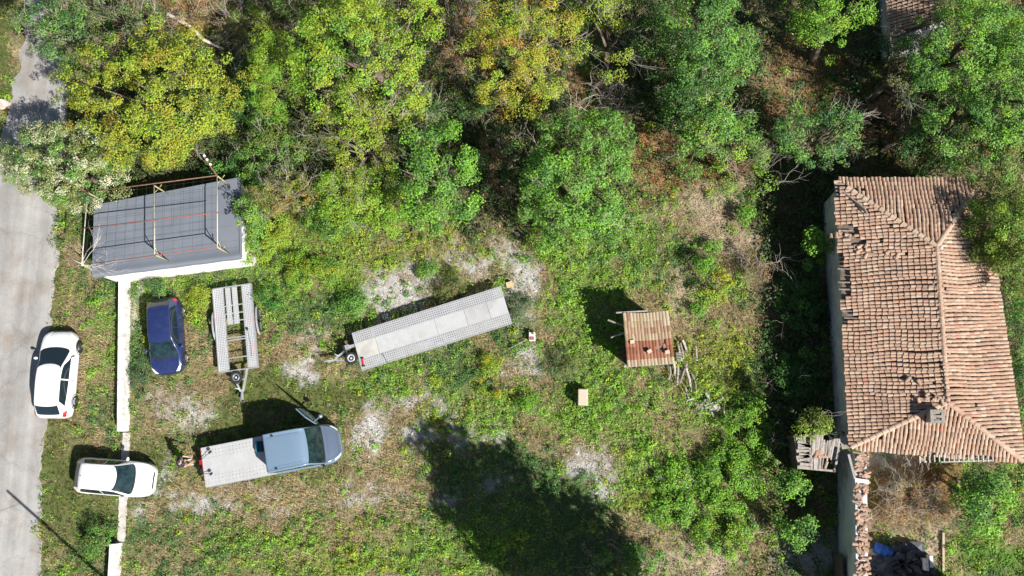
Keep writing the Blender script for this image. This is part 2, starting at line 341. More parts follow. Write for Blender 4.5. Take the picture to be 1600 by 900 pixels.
# ------------------------------------------------------------------ garage with grey membrane roof
GH = 2.4
gc = [P(149, 322, GH), P(374, 279, GH), P(377, 401, GH), P(146, 431, GH)]      # NW NE SE SW
def inset(poly, k):
    c = sum(poly, Vector())/len(poly); return [c+(p-c)*k for p in poly]
g = thing('garage', 'small white garage with flat grey membrane roof beside the road', 'garage', (0, 0, 0))
cx = (gc[0]+gc[2])/2; wl = [p+(cx-p).normalized()*.14 for p in gc]
names = 'north east south west'.split()
GW = mat('garage_render', (.80, .79, .77), .85, var=.04, scale=2, dirt=(.5, .45, .38), dscale=1.2, damt=.35, bump=.15)
for i in range(4):
    p, q = wl[i], wl[(i+1) % 4]; dd = (q-p).normalized(); nn = Vector((-dd.y, dd.x, 0))
    mbw = MB(); mbw.poly([p-dd*.0, q-dd*.2, q-dd*.2-nn*.2, p-nn*.2], -.1, GH-.12); mbw.build('wall', GW, g)
ROOF = mat('roof_membrane', (.150, .168, .20), .62, var=.07, scale=.9, bump=.12, bscale=14, dirt=(.19, .20, .225), dscale=.7, damt=.5)
mbr = MB(); mbr.poly(gc, GH-.12, GH); rf = mbr.build('roof', ROOF, g)
# rolled-down front edge and thin kerbs round the roof
SWv, SEv = gc[3], gc[2]; fd = (SEv-SWv).normalized(); fn = Vector((-fd.y, fd.x, 0))
mbk = MB(); prof = [(-.06, -.26), (-.07, -.02), (-.02, .05), (.12, .06), (.22, .015), (.5, .012)]; V = []; F = []
for k, e in enumerate(np.linspace(0, 1, 16)):
    c = SWv.lerp(SEv, e)
    for x, z in prof: V.append(c+fn*(x+.01*math.sin(k*2.1))+Vector((0, 0, z)))
for k in range(15): F += [(k*6+j, (k+1)*6+j, (k+1)*6+j+1, k*6+j+1) for j in range(5)]
mbk.add(V, F); mbk.build('front_flashing', ROOF, rf, smooth=True)
for i0, i1 in ((0, 1), (1, 2), (3, 0)):
    mbe = MB(); e0, e1 = gc[i0], gc[i1]; mbe.bar(e0+Vector((0, 0, .02)), e1+Vector((0, 0, .02)), .09, .07); mbe.build('roof_kerb', ROOF, rf)
# membrane seams
for k in range(1, 5):
    e = k/5; s0 = gc[0].lerp(gc[3], e); s1 = gc[1].lerp(gc[2], e); MB().bar(s0+Vector((0, 0, .003))+fd*.1, s1+Vector((0, 0, .003))-fd*.1, .10, .008).build('seam', ROOF, rf)
# rusty gate post by the wall corner
MB().box(P(186, 440)+Vector((0, 0, .55)), (.1, .1, 1.1)).build('gate_post', mat('rust_red', (.22, .06, .04), .8), None)
setp(bpy.data.objects['gate_post'], 'dark rust red gate post at the corner of garage and white wall', 'post')

# pergola frame on the garage roof
PH = 1.5
pg = thing('roof_pergola', 'yellow and rusty red pipe pergola frame standing on the garage roof', 'pergola', P(263, 408, GH))
loc0 = pg.location.copy()
YEL = mat('yellow_paint', (.40, .36, .19), .6, var=.15, scale=8); RED = mat('red_oxide', (.26, .075, .045), .7, var=.25, scale=9); RUST = mat('rust', (.19, .10, .06), .85, var=.3, scale=9); CREAM = mat('cream_paint', (.46, .43, .33), .6, var=.12)
PZ = GH+PH
tl, tm, tr = P(137, 301, PZ), P(241, 290, PZ), P(339.5, 275, PZ)
bl, bm, br = P(128, 415, PZ), P(242, 398, PZ), P(340, 386.5, PZ)
ml, mm, mr_ = P(132, 357, PZ), P(241.5, 345, PZ), P(343, 333, PZ)
def rel(p): return p-loc0
def pipe(nm, a, b, r, m_): MB().tube([rel(a), rel(b)], r, 8).build(nm, m_, pg, smooth=True)
for p in (tl, tm, tr, bm, br): pipe('post', p, Vector((p.x, p.y, GH)), .035, YEL)
for p, q in ((tl, bl), (tm, bm), (tr, br)): pipe('rafter_pipe', p+Vector((0, 0, .02)), q+Vector((0, 0, .02)), .027, CREAM)
z3 = Vector((0, 0, .075))
pipe('top_rail', tl+(tl-tr).normalized()*.1+z3, tr+z3, .028, RUST); pipe('middle_rail', ml+(ml-mr_).normalized()*.2+z3, mr_+z3, .022, RED); pipe('front_rail', bl+(bm-bl)*.12+z3, br+z3, .022, RED)
for p, s in ((tm, 1), (tr, 1), (bm, -1), (br, -1)):
    pipe('brace', p+(br-bm).normalized()*.35*1, Vector((p.x, p.y, PZ-.5)), .02, YEL); pipe('brace', p+(bm-tm).normalized()*.35*s, Vector((p.x, p.y, PZ-.5)), .02, YEL)
WIRE = mat('thin_wire', (.06, .06, .07), .5, .6)
for k in range(14):
    e = (k+.5)/14; a = tl.lerp(tr, e); b_ = bl.lerp(br, e); MB().tube([rel(a+z3*1.3), rel(b_+z3*1.3)], .0045, 4).build('wire', WIRE, pg)
for k in range(9):
    e = (k+.5)/9; a = tl.lerp(bl, e); b_ = tr.lerp(br, e); MB().tube([rel(a+z3*1.5), rel(b_+z3*1.5)], .0045, 4).build('wire', WIRE, pg)
# insulator brackets at its two upper corners
def bracket(lbl, p, dirv):
    t = thing('insulator_bracket', lbl, 'bracket', p)
    d_ = Vector(dirv).normalized(); e = d_*.95+Vector((0, 0, .45))
    MB().tube([(0, 0, 0), e*.5, e], .035, 6).build('arm', RUST, t)
    for s in (.55, .8, 1.0):
        pr = [(.03, -.05), (.065, -.02), (.035, .02), (.065, .05), (.03, .1)]; MB().lathe(pr, e*s+Vector((.05, .04, .07)), 10).build('insulator', mat('porcelain', (.8, .8, .78), .2), t, smooth=True)
    MB().tube([e, e+d_.cross(Vector((0, 0, 1)))*.12+d_*.15, e+d_*.3+d_.cross(Vector((0, 0, 1)))*-.1], .015, 5).build('hook', TWIG, t)
bracket('rusty bracket with white insulators at the pergola corner under the yellow tree', tr, (-.35, .55, 0))
bracket('rusty bracket with white insulators at the pergola corner over the pale flowering tree', tl, (-.8, .5, 0))
# bare vine on the pergola
def twigs(mb, p, d, L, depth, r, spread=.7, drop=0.):
    q = p; pts = [p]; n = 4
    for i in range(n):
        d = (d+Vector((random.gauss(0, .22), random.gauss(0, .22), random.gauss(0, .15)-drop))).normalized(); q = q+d*(L/n); pts.append(q)
    mb.tube(pts, [r*(1-.5*i/n) for i in range(n+1)], 3 if r < .02 else 6, cap=False)
    if depth > 0:
        for k in range(random.choice((2, 3, 3))):
            e = pts[random.randint(1, n)]; d2 = (d+Vector((random.gauss(0, spread), random.gauss(0, spread), random.gauss(0, spread*.5)))).normalized()
            twigs(mb, e, d2, L*random.uniform(.5, .75), depth-1, r*.55, spread, drop)
vb = P(150, 425); vt = thing('bare_vine', 'bare leafless vine spreading pale twigs over the pergola corner', 'vine', vb); mb = MB()
mb.tube([(0, 0, 0), (.1, .1, 1.4), (-.05, .2, 2.6), tuple(rel(bl)+loc0-vb)], [.04, .035, .03, .025], 6)
s0 = bl-vb
for dv, L in (((.9, .4, .05), 1.5), ((.6, .8, .0), 1.3), ((1, .1, 0), 1.4), ((.1, .9, 0), 1.2), ((.8, -.1, .05), 1.0)): twigs(mb, s0, Vector(dv).normalized(), L, 3, .016, .55)
mb.build('branches', mat('pale_twig', (.5, .46, .4), .85), vt)
# utility pole below the frame whose shadow crosses the road, with a sagging wire
up = thing('utility_pole', 'wooden utility pole casting the long thin shadow over the road', 'pole', P(212, 948)); WOODP = mat('pole_wood', (.2, .15, .11), .9, var=.25)
MB().tube([(0, 0, -.2), (0, 0, 8.2)], [.085, .06], 10).build('pole_shaft', WOODP, up)
MB().tube([(0, 0, 7.4), (-3, -.6, 6.9), (-7, -1.4, 6.9), (-14, -2.8, 7.6)], .012, 4).build('wire', WIRE, up)
MB().lathe([(.05, 0), (.08, .05), (.04, .12), (.02, .16)], (0, 0, 8.2), 8).build('pole_cap', WOODP, up)
# ------------------------------------------------------------------ tiled roofs
def PXP(p):
    q = np.array([p[0], p[1], p[2]-CAMH]) @ np.stack([_X, _Y, _Z]); return 800-FPX*q[0]/q[2], 450+FPX*q[1]/q[2]
TILE = colmat('clay_tile', .85, 0, .22, 22., .25, 70., spec=.2)
TPAL = [srgb(*c) for c in ((205, 168, 142), (190, 150, 125), (214, 186, 160), (176, 126, 102), (196, 140, 112), (222, 200, 176), (160, 112, 92), (186, 92, 68), (148, 118, 100), (200, 172, 150), (170, 138, 118))]
TPAL = [tuple(.42*x+.58*g for x, g in zip(c, (.49, .362, .27))) for c in TPAL]; TPAL = [tuple(x*.84 for x in c) for c in TPAL]
CPAL = [tuple(x*.60 for x in srgb(*c)) for c in ((216, 196, 164), (206, 182, 148), (222, 206, 176), (196, 168, 136))]
RPAL = [tuple(x*.68 for x in srgb(*c)) for c in ((178, 122, 98), (166, 110, 86), (188, 136, 110), (158, 104, 84))]
PPAL = [tuple(.5*(a+b) for a, b in zip(c, q)) for c, q in zip(CPAL, RPAL)]
def tile_geo(L=.33, r0=.056, r1=.074, flat=.85, seg=5):
    """curved cover tile: runs along +x downslope, lower end wider, with a visible thickness at the mouth"""
    V = []; F = []
    for x, r in ((-L/2, r0), (L/2, r1)):
        for k in range(seg+1):
            a = math.pi*k/seg; V.append((x, -r*math.cos(a), r*flat*math.sin(a)))
    n = seg+1
    for k in range(seg): F.append((k, k+1, n+k+1, n+k))
    for k in range(n):
        a = math.pi*k/seg; V.append((L/2, -r1*.78*math.cos(a), r1*.78*flat*math.sin(a)-.004))
    for k in range(seg): F.append((n+k, n+k+1, 2*n+k+1, 2*n+k))
    return V, F
_tv, _tf = tile_geo()
_tilemesh = {}
def tile_mesh(pal, i, V=_tv, F=_tf, key='c'):
    k = (key, id(pal), i)
    if k not in _tilemesh:
        mb = MB(); c = pal[i]; mb.add(V, F, c); _tilemesh[k] = mb.mesh('tile', TILE, False, True)
    return _tilemesh[k]
def inside(poly, s, q):
    r = False; n = len(poly)
    for i in range(n):
        (x1, y1), (x2, y2) = poly[i], poly[(i+1) % n]
        if (y1 > q) != (y2 > q) and s < (x2-x1)*(q-y1)/(y2-y1)+x1: r = not r
    return r
def slope(A, B, tops, cp=.16, rp=.24, keep=lambda u, v, s, q: True, pal=TPAL, lift=.05, sag=0.):
    """tile matrices + colour index for one roof plane; A-B eave, tops = upper corners from A's side to B's side"""
    e = (B-A).normalized(); T = sum(tops, Vector())/len(tops)-A; up = (T-e*T.dot(e)).normalized(); nrm = e.cross(up)
    if nrm.z < 0: nrm = -nrm
    poly = [(0, 0), ((B-A).length, 0)]+[((t-A).dot(e), (t-A).dot(up)) for t in reversed(tops)]
    smin = min(p[0] for p in poly); smax = max(p[0] for p in poly); qmax = max(p[1] for p in poly); out = []
    k = 0; s = smin+cp/2
    while s < smax:
        rr = random.uniform(-.03, .03); drift = random.uniform(-.01, .01)
        q = -.06+rr; r = 0
        while q < qmax:
            qq = q+rp/2
            if inside(poly, s, max(.01, qq)):
                wob = (vnoise(s, qq, .9, 3)-.5)*.16+(vnoise(s, qq, .3, 6)-.5)*.25
                p = A+e*(s+wob*.6+drift*r*.3+random.gauss(0, .006))+up*(qq+random.gauss(0, .010))+nrm*(lift+random.uniform(0, .012)+sag*math.sin(math.pi*min(1, max(0, s/smax))))
                u, v = PXP(p)
                if keep(u, v, s, qq):
                    x = (-up+nrm*.10).normalized(); a = random.gauss(0, .025); x = (x*math.cos(a)+e*math.sin(a)).normalized(); z = nrm
                    y = z.cross(x).normalized(); z = x.cross(y)
                    Mx = Matrix(((x.x, y.x, z.x, p.x), (x.y, y.y, z.y, p.y), (x.z, y.z, z.z, p.z), (0, 0, 0, 1)))
                    cl = float(fbm(np.array(s*1.0), np.array(qq*.35), 1.3, 13)); i = random.randrange(len(pal)) if random.random() < .5 else (random.choice((6, 8, 10, 3, 1)) if cl < .48 else random.choice((0, 1, 4, 9)))
                    i = i % len(pal)
                    if pal is TPAL and i == 7 and random.random() < .75: i = 4
                    out.append((Mx, i, (u, v)))
            q += rp; r += 1
        s += cp; k += 1
    return out
def tile_mass(tiles, name, parent, pal=TPAL):
    """the tiles beyond those built singly, as one part"""
    Vt = np.array(_tv); n = len(_tv); V = []; F = []; C = []
    for j, (Mx, i, _) in enumerate(tiles):
        A = np.array(Mx); V.append(Vt @ A[:3, :3].T+A[:3, 3]); F += [tuple(t+j*n for t in f) for f in _tf]; jf = random.uniform(.82, 1.1); C += [tuple(c*jf for c in pal[i])]*n
    mb = MB(); mb.v = [tuple(v) for v in np.concatenate(V)]; mb.f = F; mb.c = C
    o = mb.build(name, TILE, parent, colors=True); o['kind'] = 'stuff'; return o
def ridge_line(parent, a, b, name='ridge_tile', step=.27, scale=1.7, pal=TPAL, idx=None):
    d = (b-a); n = max(1, int(d.length/step)); d.normalize()
    for i in range(n):
        p = a.lerp(b, (i+.5)/n)+Vector((0, 0, .035+.012*random.random()))
        x = (-d if d.z > 0 else d); x = (x+Vector((0, 0, .06))).normalized(); y = Vector((0, 0, 1)).cross(x).normalized(); z = x.cross(y)
        Mx = Matrix(((x.x, y.x, z.x, p.x), (x.y, y.y, z.y, p.y), (x.z, y.z, z.z, p.z), (0, 0, 0, 1))) @ Matrix.Rotation(random.gauss(0, .03), 4, 'Z') @ Matrix.Diagonal((1, scale, scale, 1))
        o = link(name, tile_mesh(pal, random.choice(idx or range(len(pal)))), parent); o.matrix_basis = Mx
# ---- the old house
EH, RH = 3.3, 4.35
hNW, hNE, hSE, hSW = P(1306, 282, EH), P(1532, 282, EH), P(1597, 720, EH), P(1330, 698, EH)
hR1, hR2 = P(1463, 385, RH), P(1480, 628, RH)
house = thing('old_house', 'old house with weathered hipped clay tile roof, tiles broken at its shaded side', 'house', (0, 0, 0))
PLAS = mat('old_plaster', (.58, .58, .55), .95, var=.15, scale=2, dirt=(.22, .18, .14), dscale=.8, damt=.7, bump=.4, bscale=12)
WOOD = mat('grey_wood', (.34, .30, .26), .9, var=.3, scale=8, bump=.3); DWOOD = mat('dark_wood', (.10, .075, .055), .9, var=.3, scale=7)
cen = (hNW+hNE+hSE+hSW)/4
hw = [p+(cen-p).normalized()*.3 for p in (hNW, hNE, hSE, hSW)]
for i in range(4):
    p, q = hw[i], hw[(i+1) % 4]; dd = (q-p).normalized(); nn = Vector((-dd.y, dd.x, 0))
    wob = MB(); wob.poly([p, q-dd*.45, q-dd*.45-nn*.45, p-nn*.45], -.1, EH-.05); wob.build('wall', PLAS, house)
rd = MB(); dn = Vector((0, 0, -.045))
rd.add([hNW+dn, hNE+dn, hSE+dn, hSW+dn, hR1+dn, hR2+dn], [(0, 4, 5, 3), (2, 5, 4, 1), (1, 4, 0), (3, 5, 2)])
rd.build('roof_deck', mat('roof_under', (.20, .145, .11), .95, var=.35, scale=6, bump=.5, bscale=25), house)
for a_, b_ in ((hNW, hNE), (hNE, hSE), (hSE, hSW), (hSW, hNW)): MB().bar(a_+Vector((0, 0, -.13)), b_+Vector((0, 0, -.13)), .06, .12).build('eave_board', WOOD, house)
HOLES = [(1322, 362, 20, 12), (1340, 378, 10, 6), (1304, 296, 12, 12), (1312, 404, 12, 8), (1318, 440, 12, 28), (1326, 492, 12, 12), (1480, 716, 48, 5), (1530, 717, 25, 6), (1455, 714, 16, 6), (1352, 330, 5, 3), (1374, 378, 6, 4), (1416, 397, 7, 4)]
def keep_house(u, v, s, q):
    for a_, b_, ru, rv in HOLES:
        if ((u-a_)/ru)**2+((v-b_)/rv)**2 < 1+random.uniform(-.25, .25): return False
    return random.random() > .004
t_w = slope(hSW, hNW, [hR2, hR1], keep=keep_house); t_e = slope(hNE, hSE, [hR1, hR2], keep=keep_house)
t_n = slope(hNW, hNE, [hR1], keep=keep_house); t_s = slope(hSE, hSW, [hR2], keep=keep_house)
near = sorted(t_w, key=lambda t: (t[2][0]-1390)**2/1.2+(t[2][1]-520)**2)                     # 300 singled out on the near slope
one, rest = near[:300], near[300:]
for Mx, i, _ in one:
    o = link('roof_tile', tile_mesh(TPAL, i), house); o.matrix_basis = Mx
tile_mass(rest+t_e+t_n+t_s, 'roof_tiles', house)
ridge_line(house, hR1, hR2, 'ridge_tile', idx=(0, 1, 5, 9)); ridge_line(house, hR1, hNW.lerp(hR1, .12), 'hip_tile', idx=(0, 2, 5, 9)); ridge_line(house, hR1, hNE, 'hip_tile', idx=(0, 1, 5, 9)); ridge_line(house, hR2, hSE, 'hip_tile', idx=(0, 4, 5, 9)); ridge_line(house, hR2, hSW, 'hip_tile', idx=(0, 2, 5, 9))
for k in range(26):                                                                            # slipped and broken tiles lying on the slope
    u, v = random.choice(((1330, 372), (1345, 385), (1372, 378), (1395, 398), (1420, 398), (1310, 368), (1450, 622), (1438, 592), (1355, 392), (1465, 626)))
    u += random.gauss(0, 7); v += random.gauss(0, 4); e = min(1, max(0, (u-1312)/155)); p = P(u, v, EH+(RH-EH)*e+.12)
    o = link('broken_tile', tile_mesh(TPAL, random.randrange(11)), house)
    o.matrix_basis = Matrix.Translation(p) @ Matrix.Rotation(random.uniform(0, 6.3), 4, 'Z') @ Matrix.Rotation(random.uniform(-.4, .4), 4, 'Y') @ Matrix.Diagonal((random.uniform(.5, 1), 1.1, 1, 1))
for k in range(16):                                                                            # bare rafter ends along the eave where tiles fell
    u = 1437+k*7.6; v = 716.5-(.18*(k-8) if k < 3 else 0); a_ = P(u, v-6, EH+.12); b_ = P(u+.6, v+5, EH-.02)
    MB().bar(a_, b_, .045, .05).build('rafter_end', mat('bleached_wood', (.38, .355, .33), .9, var=.2, scale=9), house)
MB().bar(P(1433, 712, EH+.02), P(1448, 722, EH), .05).build('batten', _M['bleached_wood'], house); MB().bar(P(1470, 722, EH-.02), P(1556, 719.5, EH-.02), .05).build('batten', _M['bleached_wood'], house)
for k in range(4): MB().bar(P(1304+k*1.0, 287+k*5.5, EH+.03), P(1320+k*2, 288+k*5.5, EH+.14), .05).build('lath', WOOD, house)
for k in range(5): MB().bar(P(1310+k*5, 300+k*5-6, EH+.05+k*.03), P(1352+k*1, 326+k*2, EH+.62), .045).build('lath', WOOD, house)
for k, (u, v) in enumerate(((1316, 402), (1312, 420), (1313, 441), (1314, 452), (1318, 486), (1322, 497), (1310, 360), (1312, 372))): MB().bar(P(u-3, v, EH-.02), P(u+22, v+.5, EH+.22), .05).build('lath', WOOD, house)
ch = MB().box(P(1462, 651, 4.5)+Vector((0, 0, -.3)), (.52, .48, 1.0), rz=-.04).build('chimney', mat('chimney_stone', (.30, .25, .20), .9, var=.2, scale=6, bump=.4), house)
cp0 = P(1462, 651, 4.5)+Vector((0, 0, .22))
for s, sz in (((-.22, 0, 0), (.14, .56, .06)), ((.22, 0, 0), (.14, .56, .06)), ((0, .22, 0), (.30, .12, .06)), ((0, -.22, 0), (.30, .12, .06)), ((0, 0, 0), (.30, .1, .06))): MB().box(cp0+Vector(s), sz, rz=-.04).build('chimney_cap_slab', mat('sooty_concrete', (.27, .245, .21), .9, var=.2), ch)
MB().box(cp0+Vector((.06, 0, -.02)), (.2, .2, .02)).build('flue', mat('soot_and_hole_black', (.015, .014, .013), .95), ch)  # flat black plate: soot and the flue's inner dark in one colour
for k in range(12):                                                                            # mortar stones along the ridge
    e = random.random(); c = hR1.lerp(hR2, e)+Vector((random.choice((-.24, -.2, .22)), 0, -.05)); mb = MB(); mb.lathe([(.02, -.05), (.08, -.02), (.07, .05), (.02, .07)], c, 6, M=Matrix.Rotation(random.random()*3, 4, 'X')); mb.build('ridge_mortar', mat('mortar', (.42, .43, .45), .95), house)
# ---- neighbour's roof corner in the deep shade at the top
nb = thing('neighbour_house', 'dark tiled roof corner of a neighbouring house among the shady trees', 'house', (0, 0, 0))
nA, nB, nT1, nT2 = P(1385, -70, 2.9), P(1392, 62, 2.9), P(1480, 30, 4.3), P(1475, -80, 4.3)
tile_mass(slope(nB, nA, [nT1, nT2], cp=.16, rp=.24), 'roof_tiles', nb); MB().add([nA+dn, nB+dn, nT1+dn, nT2+dn], [(0, 1, 2, 3)]).build('roof_deck', _M['roof_under'], nb)
MB().poly([nA+Vector((.4, 0, 0)), nB+Vector((.4, .2, 0)), nT1+Vector((.5, .2, 0)), nT2], -.1, 2.7).build('wall', PLAS, nb)
# ---- little hut with tiled roof
HH = 2.0
ka, kb, kc, kd = P(973, 490, HH+.35), P(1044, 487, HH+.35), P(1054, 566, HH), P(980, 572, HH)     # NW NE SE SW
hut = thing('tiled_hut', 'tiny hut with pale and red tiled lean-to roof in the middle of the lot', 'hut', (0, 0, 0))
for nm, q in (('wall', (ka, kb)), ('wall', (kb, kc)), ('wall', (kc, kd)), ('wall', (kd, ka))):
    c0 = (ka+kc)/2; p0 = q[0]+(c0-q[0]).normalized()*.22; p1 = q[1]+(c0-q[1]).normalized()*.22; dd = (p1-p0).normalized(); nn = Vector((-dd.y, dd.x, 0))
    MB().poly([p0, p1-dd*.1, p1-dd*.1-nn*.1, p0-nn*.1], -.1, HH-.06).build(nm, mat('mud_brick', (.28, .17, .11), .95, var=.25, scale=5, bump=.5, bscale=14), hut)
ke = (kc-kd).normalized(); kup = ((ka+kb)/2-(kc+kd)/2); kn = ke.cross(kup).normalized()
if kn.z < 0: kn = -kn
mb = MB(); mb.add([p-kn*.02 for p in (ka, kb, kc, kd)]+[p-kn*.07 for p in (ka, kb, kc, kd)], [(3, 2, 1, 0), (4, 5, 6, 7), (0, 1, 5, 4), (1, 2, 6, 5), (2, 3, 7, 6), (3, 0, 4, 7)]); mb.build('roof_deck', _M['roof_under'], hut)
_hv, _hf = tile_geo(.38, .074, .084, .7, 4)
for r in range(8):
    L0 = kd.lerp(ka, (r+.5)/8); L1 = kc.lerp(kb, (r+.5)/8); n = 14
    for c in range(n):
        if (r, c) in ((2, 5), (2, 9), (2, 10), (3, 11)): continue
        e = (c+.5)/n; p = L0.lerp(L1, e)+kn*(.035+.012*random.random()-.06*math.sin(math.pi*e)*(.3+.7*math.sin(math.pi*r/8)))-Vector((0, .0, 0))
        sagv = -.10*math.sin(math.pi*e)*(1 if r > 1 else .2); p = p+kup.normalized()*(sagv*.6)
        rp_ = .3 if r in (1, 2, 3) else .04
        pal = RPAL if r in (1, 2, 3) else PPAL if r == 5 else CPAL
        if random.random() < .05: pal = random.choice((CPAL, RPAL, PPAL))
        x = -kup.normalized()+kn*.17; x.normalize(); y = kn.cross(x).normalized(); z = x.cross(y)
        o = link('roof_tile', tile_mesh(pal, random.randrange(4), _hv, _hf, 'h'), hut)
        o.matrix_basis = Matrix(((x.x, y.x, z.x, p.x), (x.y, y.y, z.y, p.y), (x.z, y.z, z.z, p.z), (0, 0, 0, 1))) @ Matrix.Rotation(random.gauss(0, .035), 4, 'Z')
for u, v in ((1015, 549), (1043, 550), (988, 534)):
    MB().box(P(u, v, HH+.30), (.2, .16, .07), rz=random.random()).build('loose_brick', mat('pale_brick', (.5, .42, .3), .9), hut)
MB().bar(kd+Vector((-.15, -.02, -.03)), kc+Vector((.1, -.02, -.03)), .08, .12).build('eave_board', _M['bleached_wood'], hut); MB().bar(ka+Vector((-.3, .05, -.05)), kb+Vector((-.9, .05, -.02)), .06).build('eave_beam', WOOD, hut)
for a_, b_ in (((950, 500, 1.75), (978, 510, 1.9)), ((955, 527, 1.5), (978, 519, 1.85))): MB().tube([P(*a_), P(*b_)], .045, 7).build('roof_pole', WOOD, hut)
# ---- logs and planks heaped beside the hut
LOGM = [mat('log_grey%d' % k, c, .9, var=.3, scale=6, bump=.4, bscale=20) for k, c in enumerate(((.34, .30, .28), (.25, .22, .20), (.42, .38, .35)))]
LOGS = [((1059, 534), (1065, 563), .06, 'weathered grey log, longest upright one of the heap right beside the hut roof'), ((1063, 536), (1068, 560), .05, 'thin dark grey log lying close along the heap next to the hut eave'), ((1066.5, 531), (1073, 549), .06, 'grey log at the upper outer end of the heap by the hut'), ((1059.5, 571), (1058, 601), .065, 'pale log with a white sawn end pointing down the heap'), ((1073, 568), (1063, 597), .06, 'pale log lying slantwise across the middle of the heap'), ((1072, 575), (1079.5, 612), .06, 'long pale log on the outer lower side of the heap'), ((1071, 605), (1076, 622), .05, 'short pale log at the very bottom of the heap'), ((1081, 584), (1088, 612), .045, 'thin grey log at the outer edge of the heap, half in weeds'), ((1073, 626), (1088, 620.5), .04, 'small pale stick lying crosswise below the heap'), ((1087, 541), (1089, 563), .05, 'single grey log lying apart from the heap in dry grass'), ((1046.5, 573), (1045, 592), .06, 'short grey log just below the hut eave corner'), ((1053, 568), (1054, 586), .065, 'thick grey log beside the pale white-ended log'), ((1066, 572), (1063, 592), .05, 'dark grey log under the slanting pale log')]
for k, (a_, b_, r_, lb) in enumerate(LOGS):
    pa, pb = P(*a_, .12+.08*(k % 3)), P(*b_, .10+.09*((k+1) % 3)); o = thing('log', lb, 'log', pa, group='logs heaped beside the hut'); mid = (pb-pa)*.5+Vector((random.gauss(0, .03), 0, .015))
    MB().tube([(0, 0, 0), mid, pb-pa], [r_*.95, r_*.9, r_*.8], 9).build('log_wood', LOGM[k % 3], o, smooth=False)
    MB().lathe([(r_*.7, 0), (r_*.4, .012)], pb-pa+(pb-pa).normalized()*.004, 9, M=(pb-pa).to_track_quat('Z', 'Y').to_matrix().to_4x4()).build('sawn_end', mat('sawn_end', (.75, .72, .66), .8), o)
for k in range(6):
    pa = P(1056+k*.4, 552+k*2.4, .35); pb = P(1066, 550.5+k*2.6, .38); setp(MB().bar(pa, pb, .03, .02).build('lath', _M['bleached_wood']), 'thin pale lath of the little ladder-like stack beside the hut', 'lath', 'laths beside the hut')
for k in range(9):
    c = P(1102+random.gauss(0, 9), 637+random.gauss(0, 6), .1+.05*random.random()); an = random.uniform(-.3, .9) if k < 5 else random.uniform(1.2, 2)
    setp(MB().bar(c-Vector((math.cos(an), math.sin(an), 0))*.45, c+Vector((math.cos(an), math.sin(an), .05))*.45, .09, .03).build('plank', LOGM[k % 3]), 'grey weathered plank in the loose pile below the log heap', 'plank', 'planks in the loose pile')
setp(MB().lathe([(.05, 0), (.22, .03), (.25, .12), (.1, .22)], P(1117, 636), 7).build('pale_stone', CONC), 'pale whitish stone beside the loose plank pile', 'stone')
# ---- cream metal box
bx = thing('metal_box', 'pale cream metal box with rusty foot standing alone in green weeds', 'box', P(911, 622), -.03)
MB().box((0, 0, .42), (.46, .78, .8)).build('body', mat('cream_enamel', (.54, .43, .34), .55, var=.06, dirt=(.35, .2, .1), dscale=2, damt=.5), bx, bevel=.05); MB().box((0, 0, .06), (.5, .82, .12)).build('rusty_foot', RUST, bx); MB().box((0, -.392, .5), (.34, .02, .5)).build('door', RUST, bx); MB().tube([(.12, -.41, .45), (.12, -.41, .6)], .015, 6).build('handle', WIRE, bx)
# ---- ruined shed beside the house
sh = thing('ruined_shed', 'collapsing shed with bare roof laths and missing tiles beside the old house', 'shed', P(1275, 705))
sl0 = sh.location.copy(); s1, s2, s3, s4 = P(1243, 682, 2.3), P(1318, 676, 2.5), P(1304, 736, 2.2), P(1249, 731, 2.1)
for p in (s1, s2, s3, s4): MB().tube([p-sl0, Vector((p.x, p.y, 0))-sl0], .07, 7).build('post', DWOOD, sh)
for a_, b_ in ((s1, s2), (s4, s3), (s1, s4), (s2, s3)): MB().bar(a_-sl0+Vector((0, 0, -.06)), b_-sl0+Vector((0, 0, -.06)), .09).build('beam', WOOD, sh)
for k in range(27):
    e = (k+.5)/27
    a_ = s1.lerp(s2, e); b_ = s4.lerp(s3, e)
    if k in (6, 7): a_ = a_.lerp(b_, .55)
    if k > 15: b_ = b_.lerp(a_, random.uniform(0, .5)); a_ = a_.lerp(b_, random.uniform(0, .3))
    MB().bar(a_-sl0+Vector((random.gauss(0, .02), 0, .02)), b_-sl0+Vector((random.gauss(0, .03), 0, .02+random.uniform(0, .05))), random.uniform(.05, .085), .03).build('roof_lath', (WOOD, _M['bleached_wood'], LOGM[1])[k % 3], sh)
for k in range(9):
    a_ = P(1244+random.random()*6, 690+k*5, 2.35); MB().bar(a_-sl0, a_-sl0+Vector((.55, random.gauss(0, .06), .0)), .14, .02).build('roof_board', WOOD, sh)
for k in range(10):
    c = P(1285+random.gauss(0, 10), 712+random.gauss(0, 8), 2.3); o = link('fallen_tile', tile_mesh(TPAL, random.randrange(11)), sh); o.matrix_basis = Matrix.Translation(c-sl0) @ Matrix.Rotation(random.uniform(0, 6.3), 4, 'Z')
for p, q in ((s1, s4), (s4, s3)): MB().poly([(p-sl0), (q-sl0), (q-sl0+Vector((.12, .12, 0))), (p-sl0+Vector((.12, .12, 0)))], 0, 1.9).build('wall', DWOOD, sh)
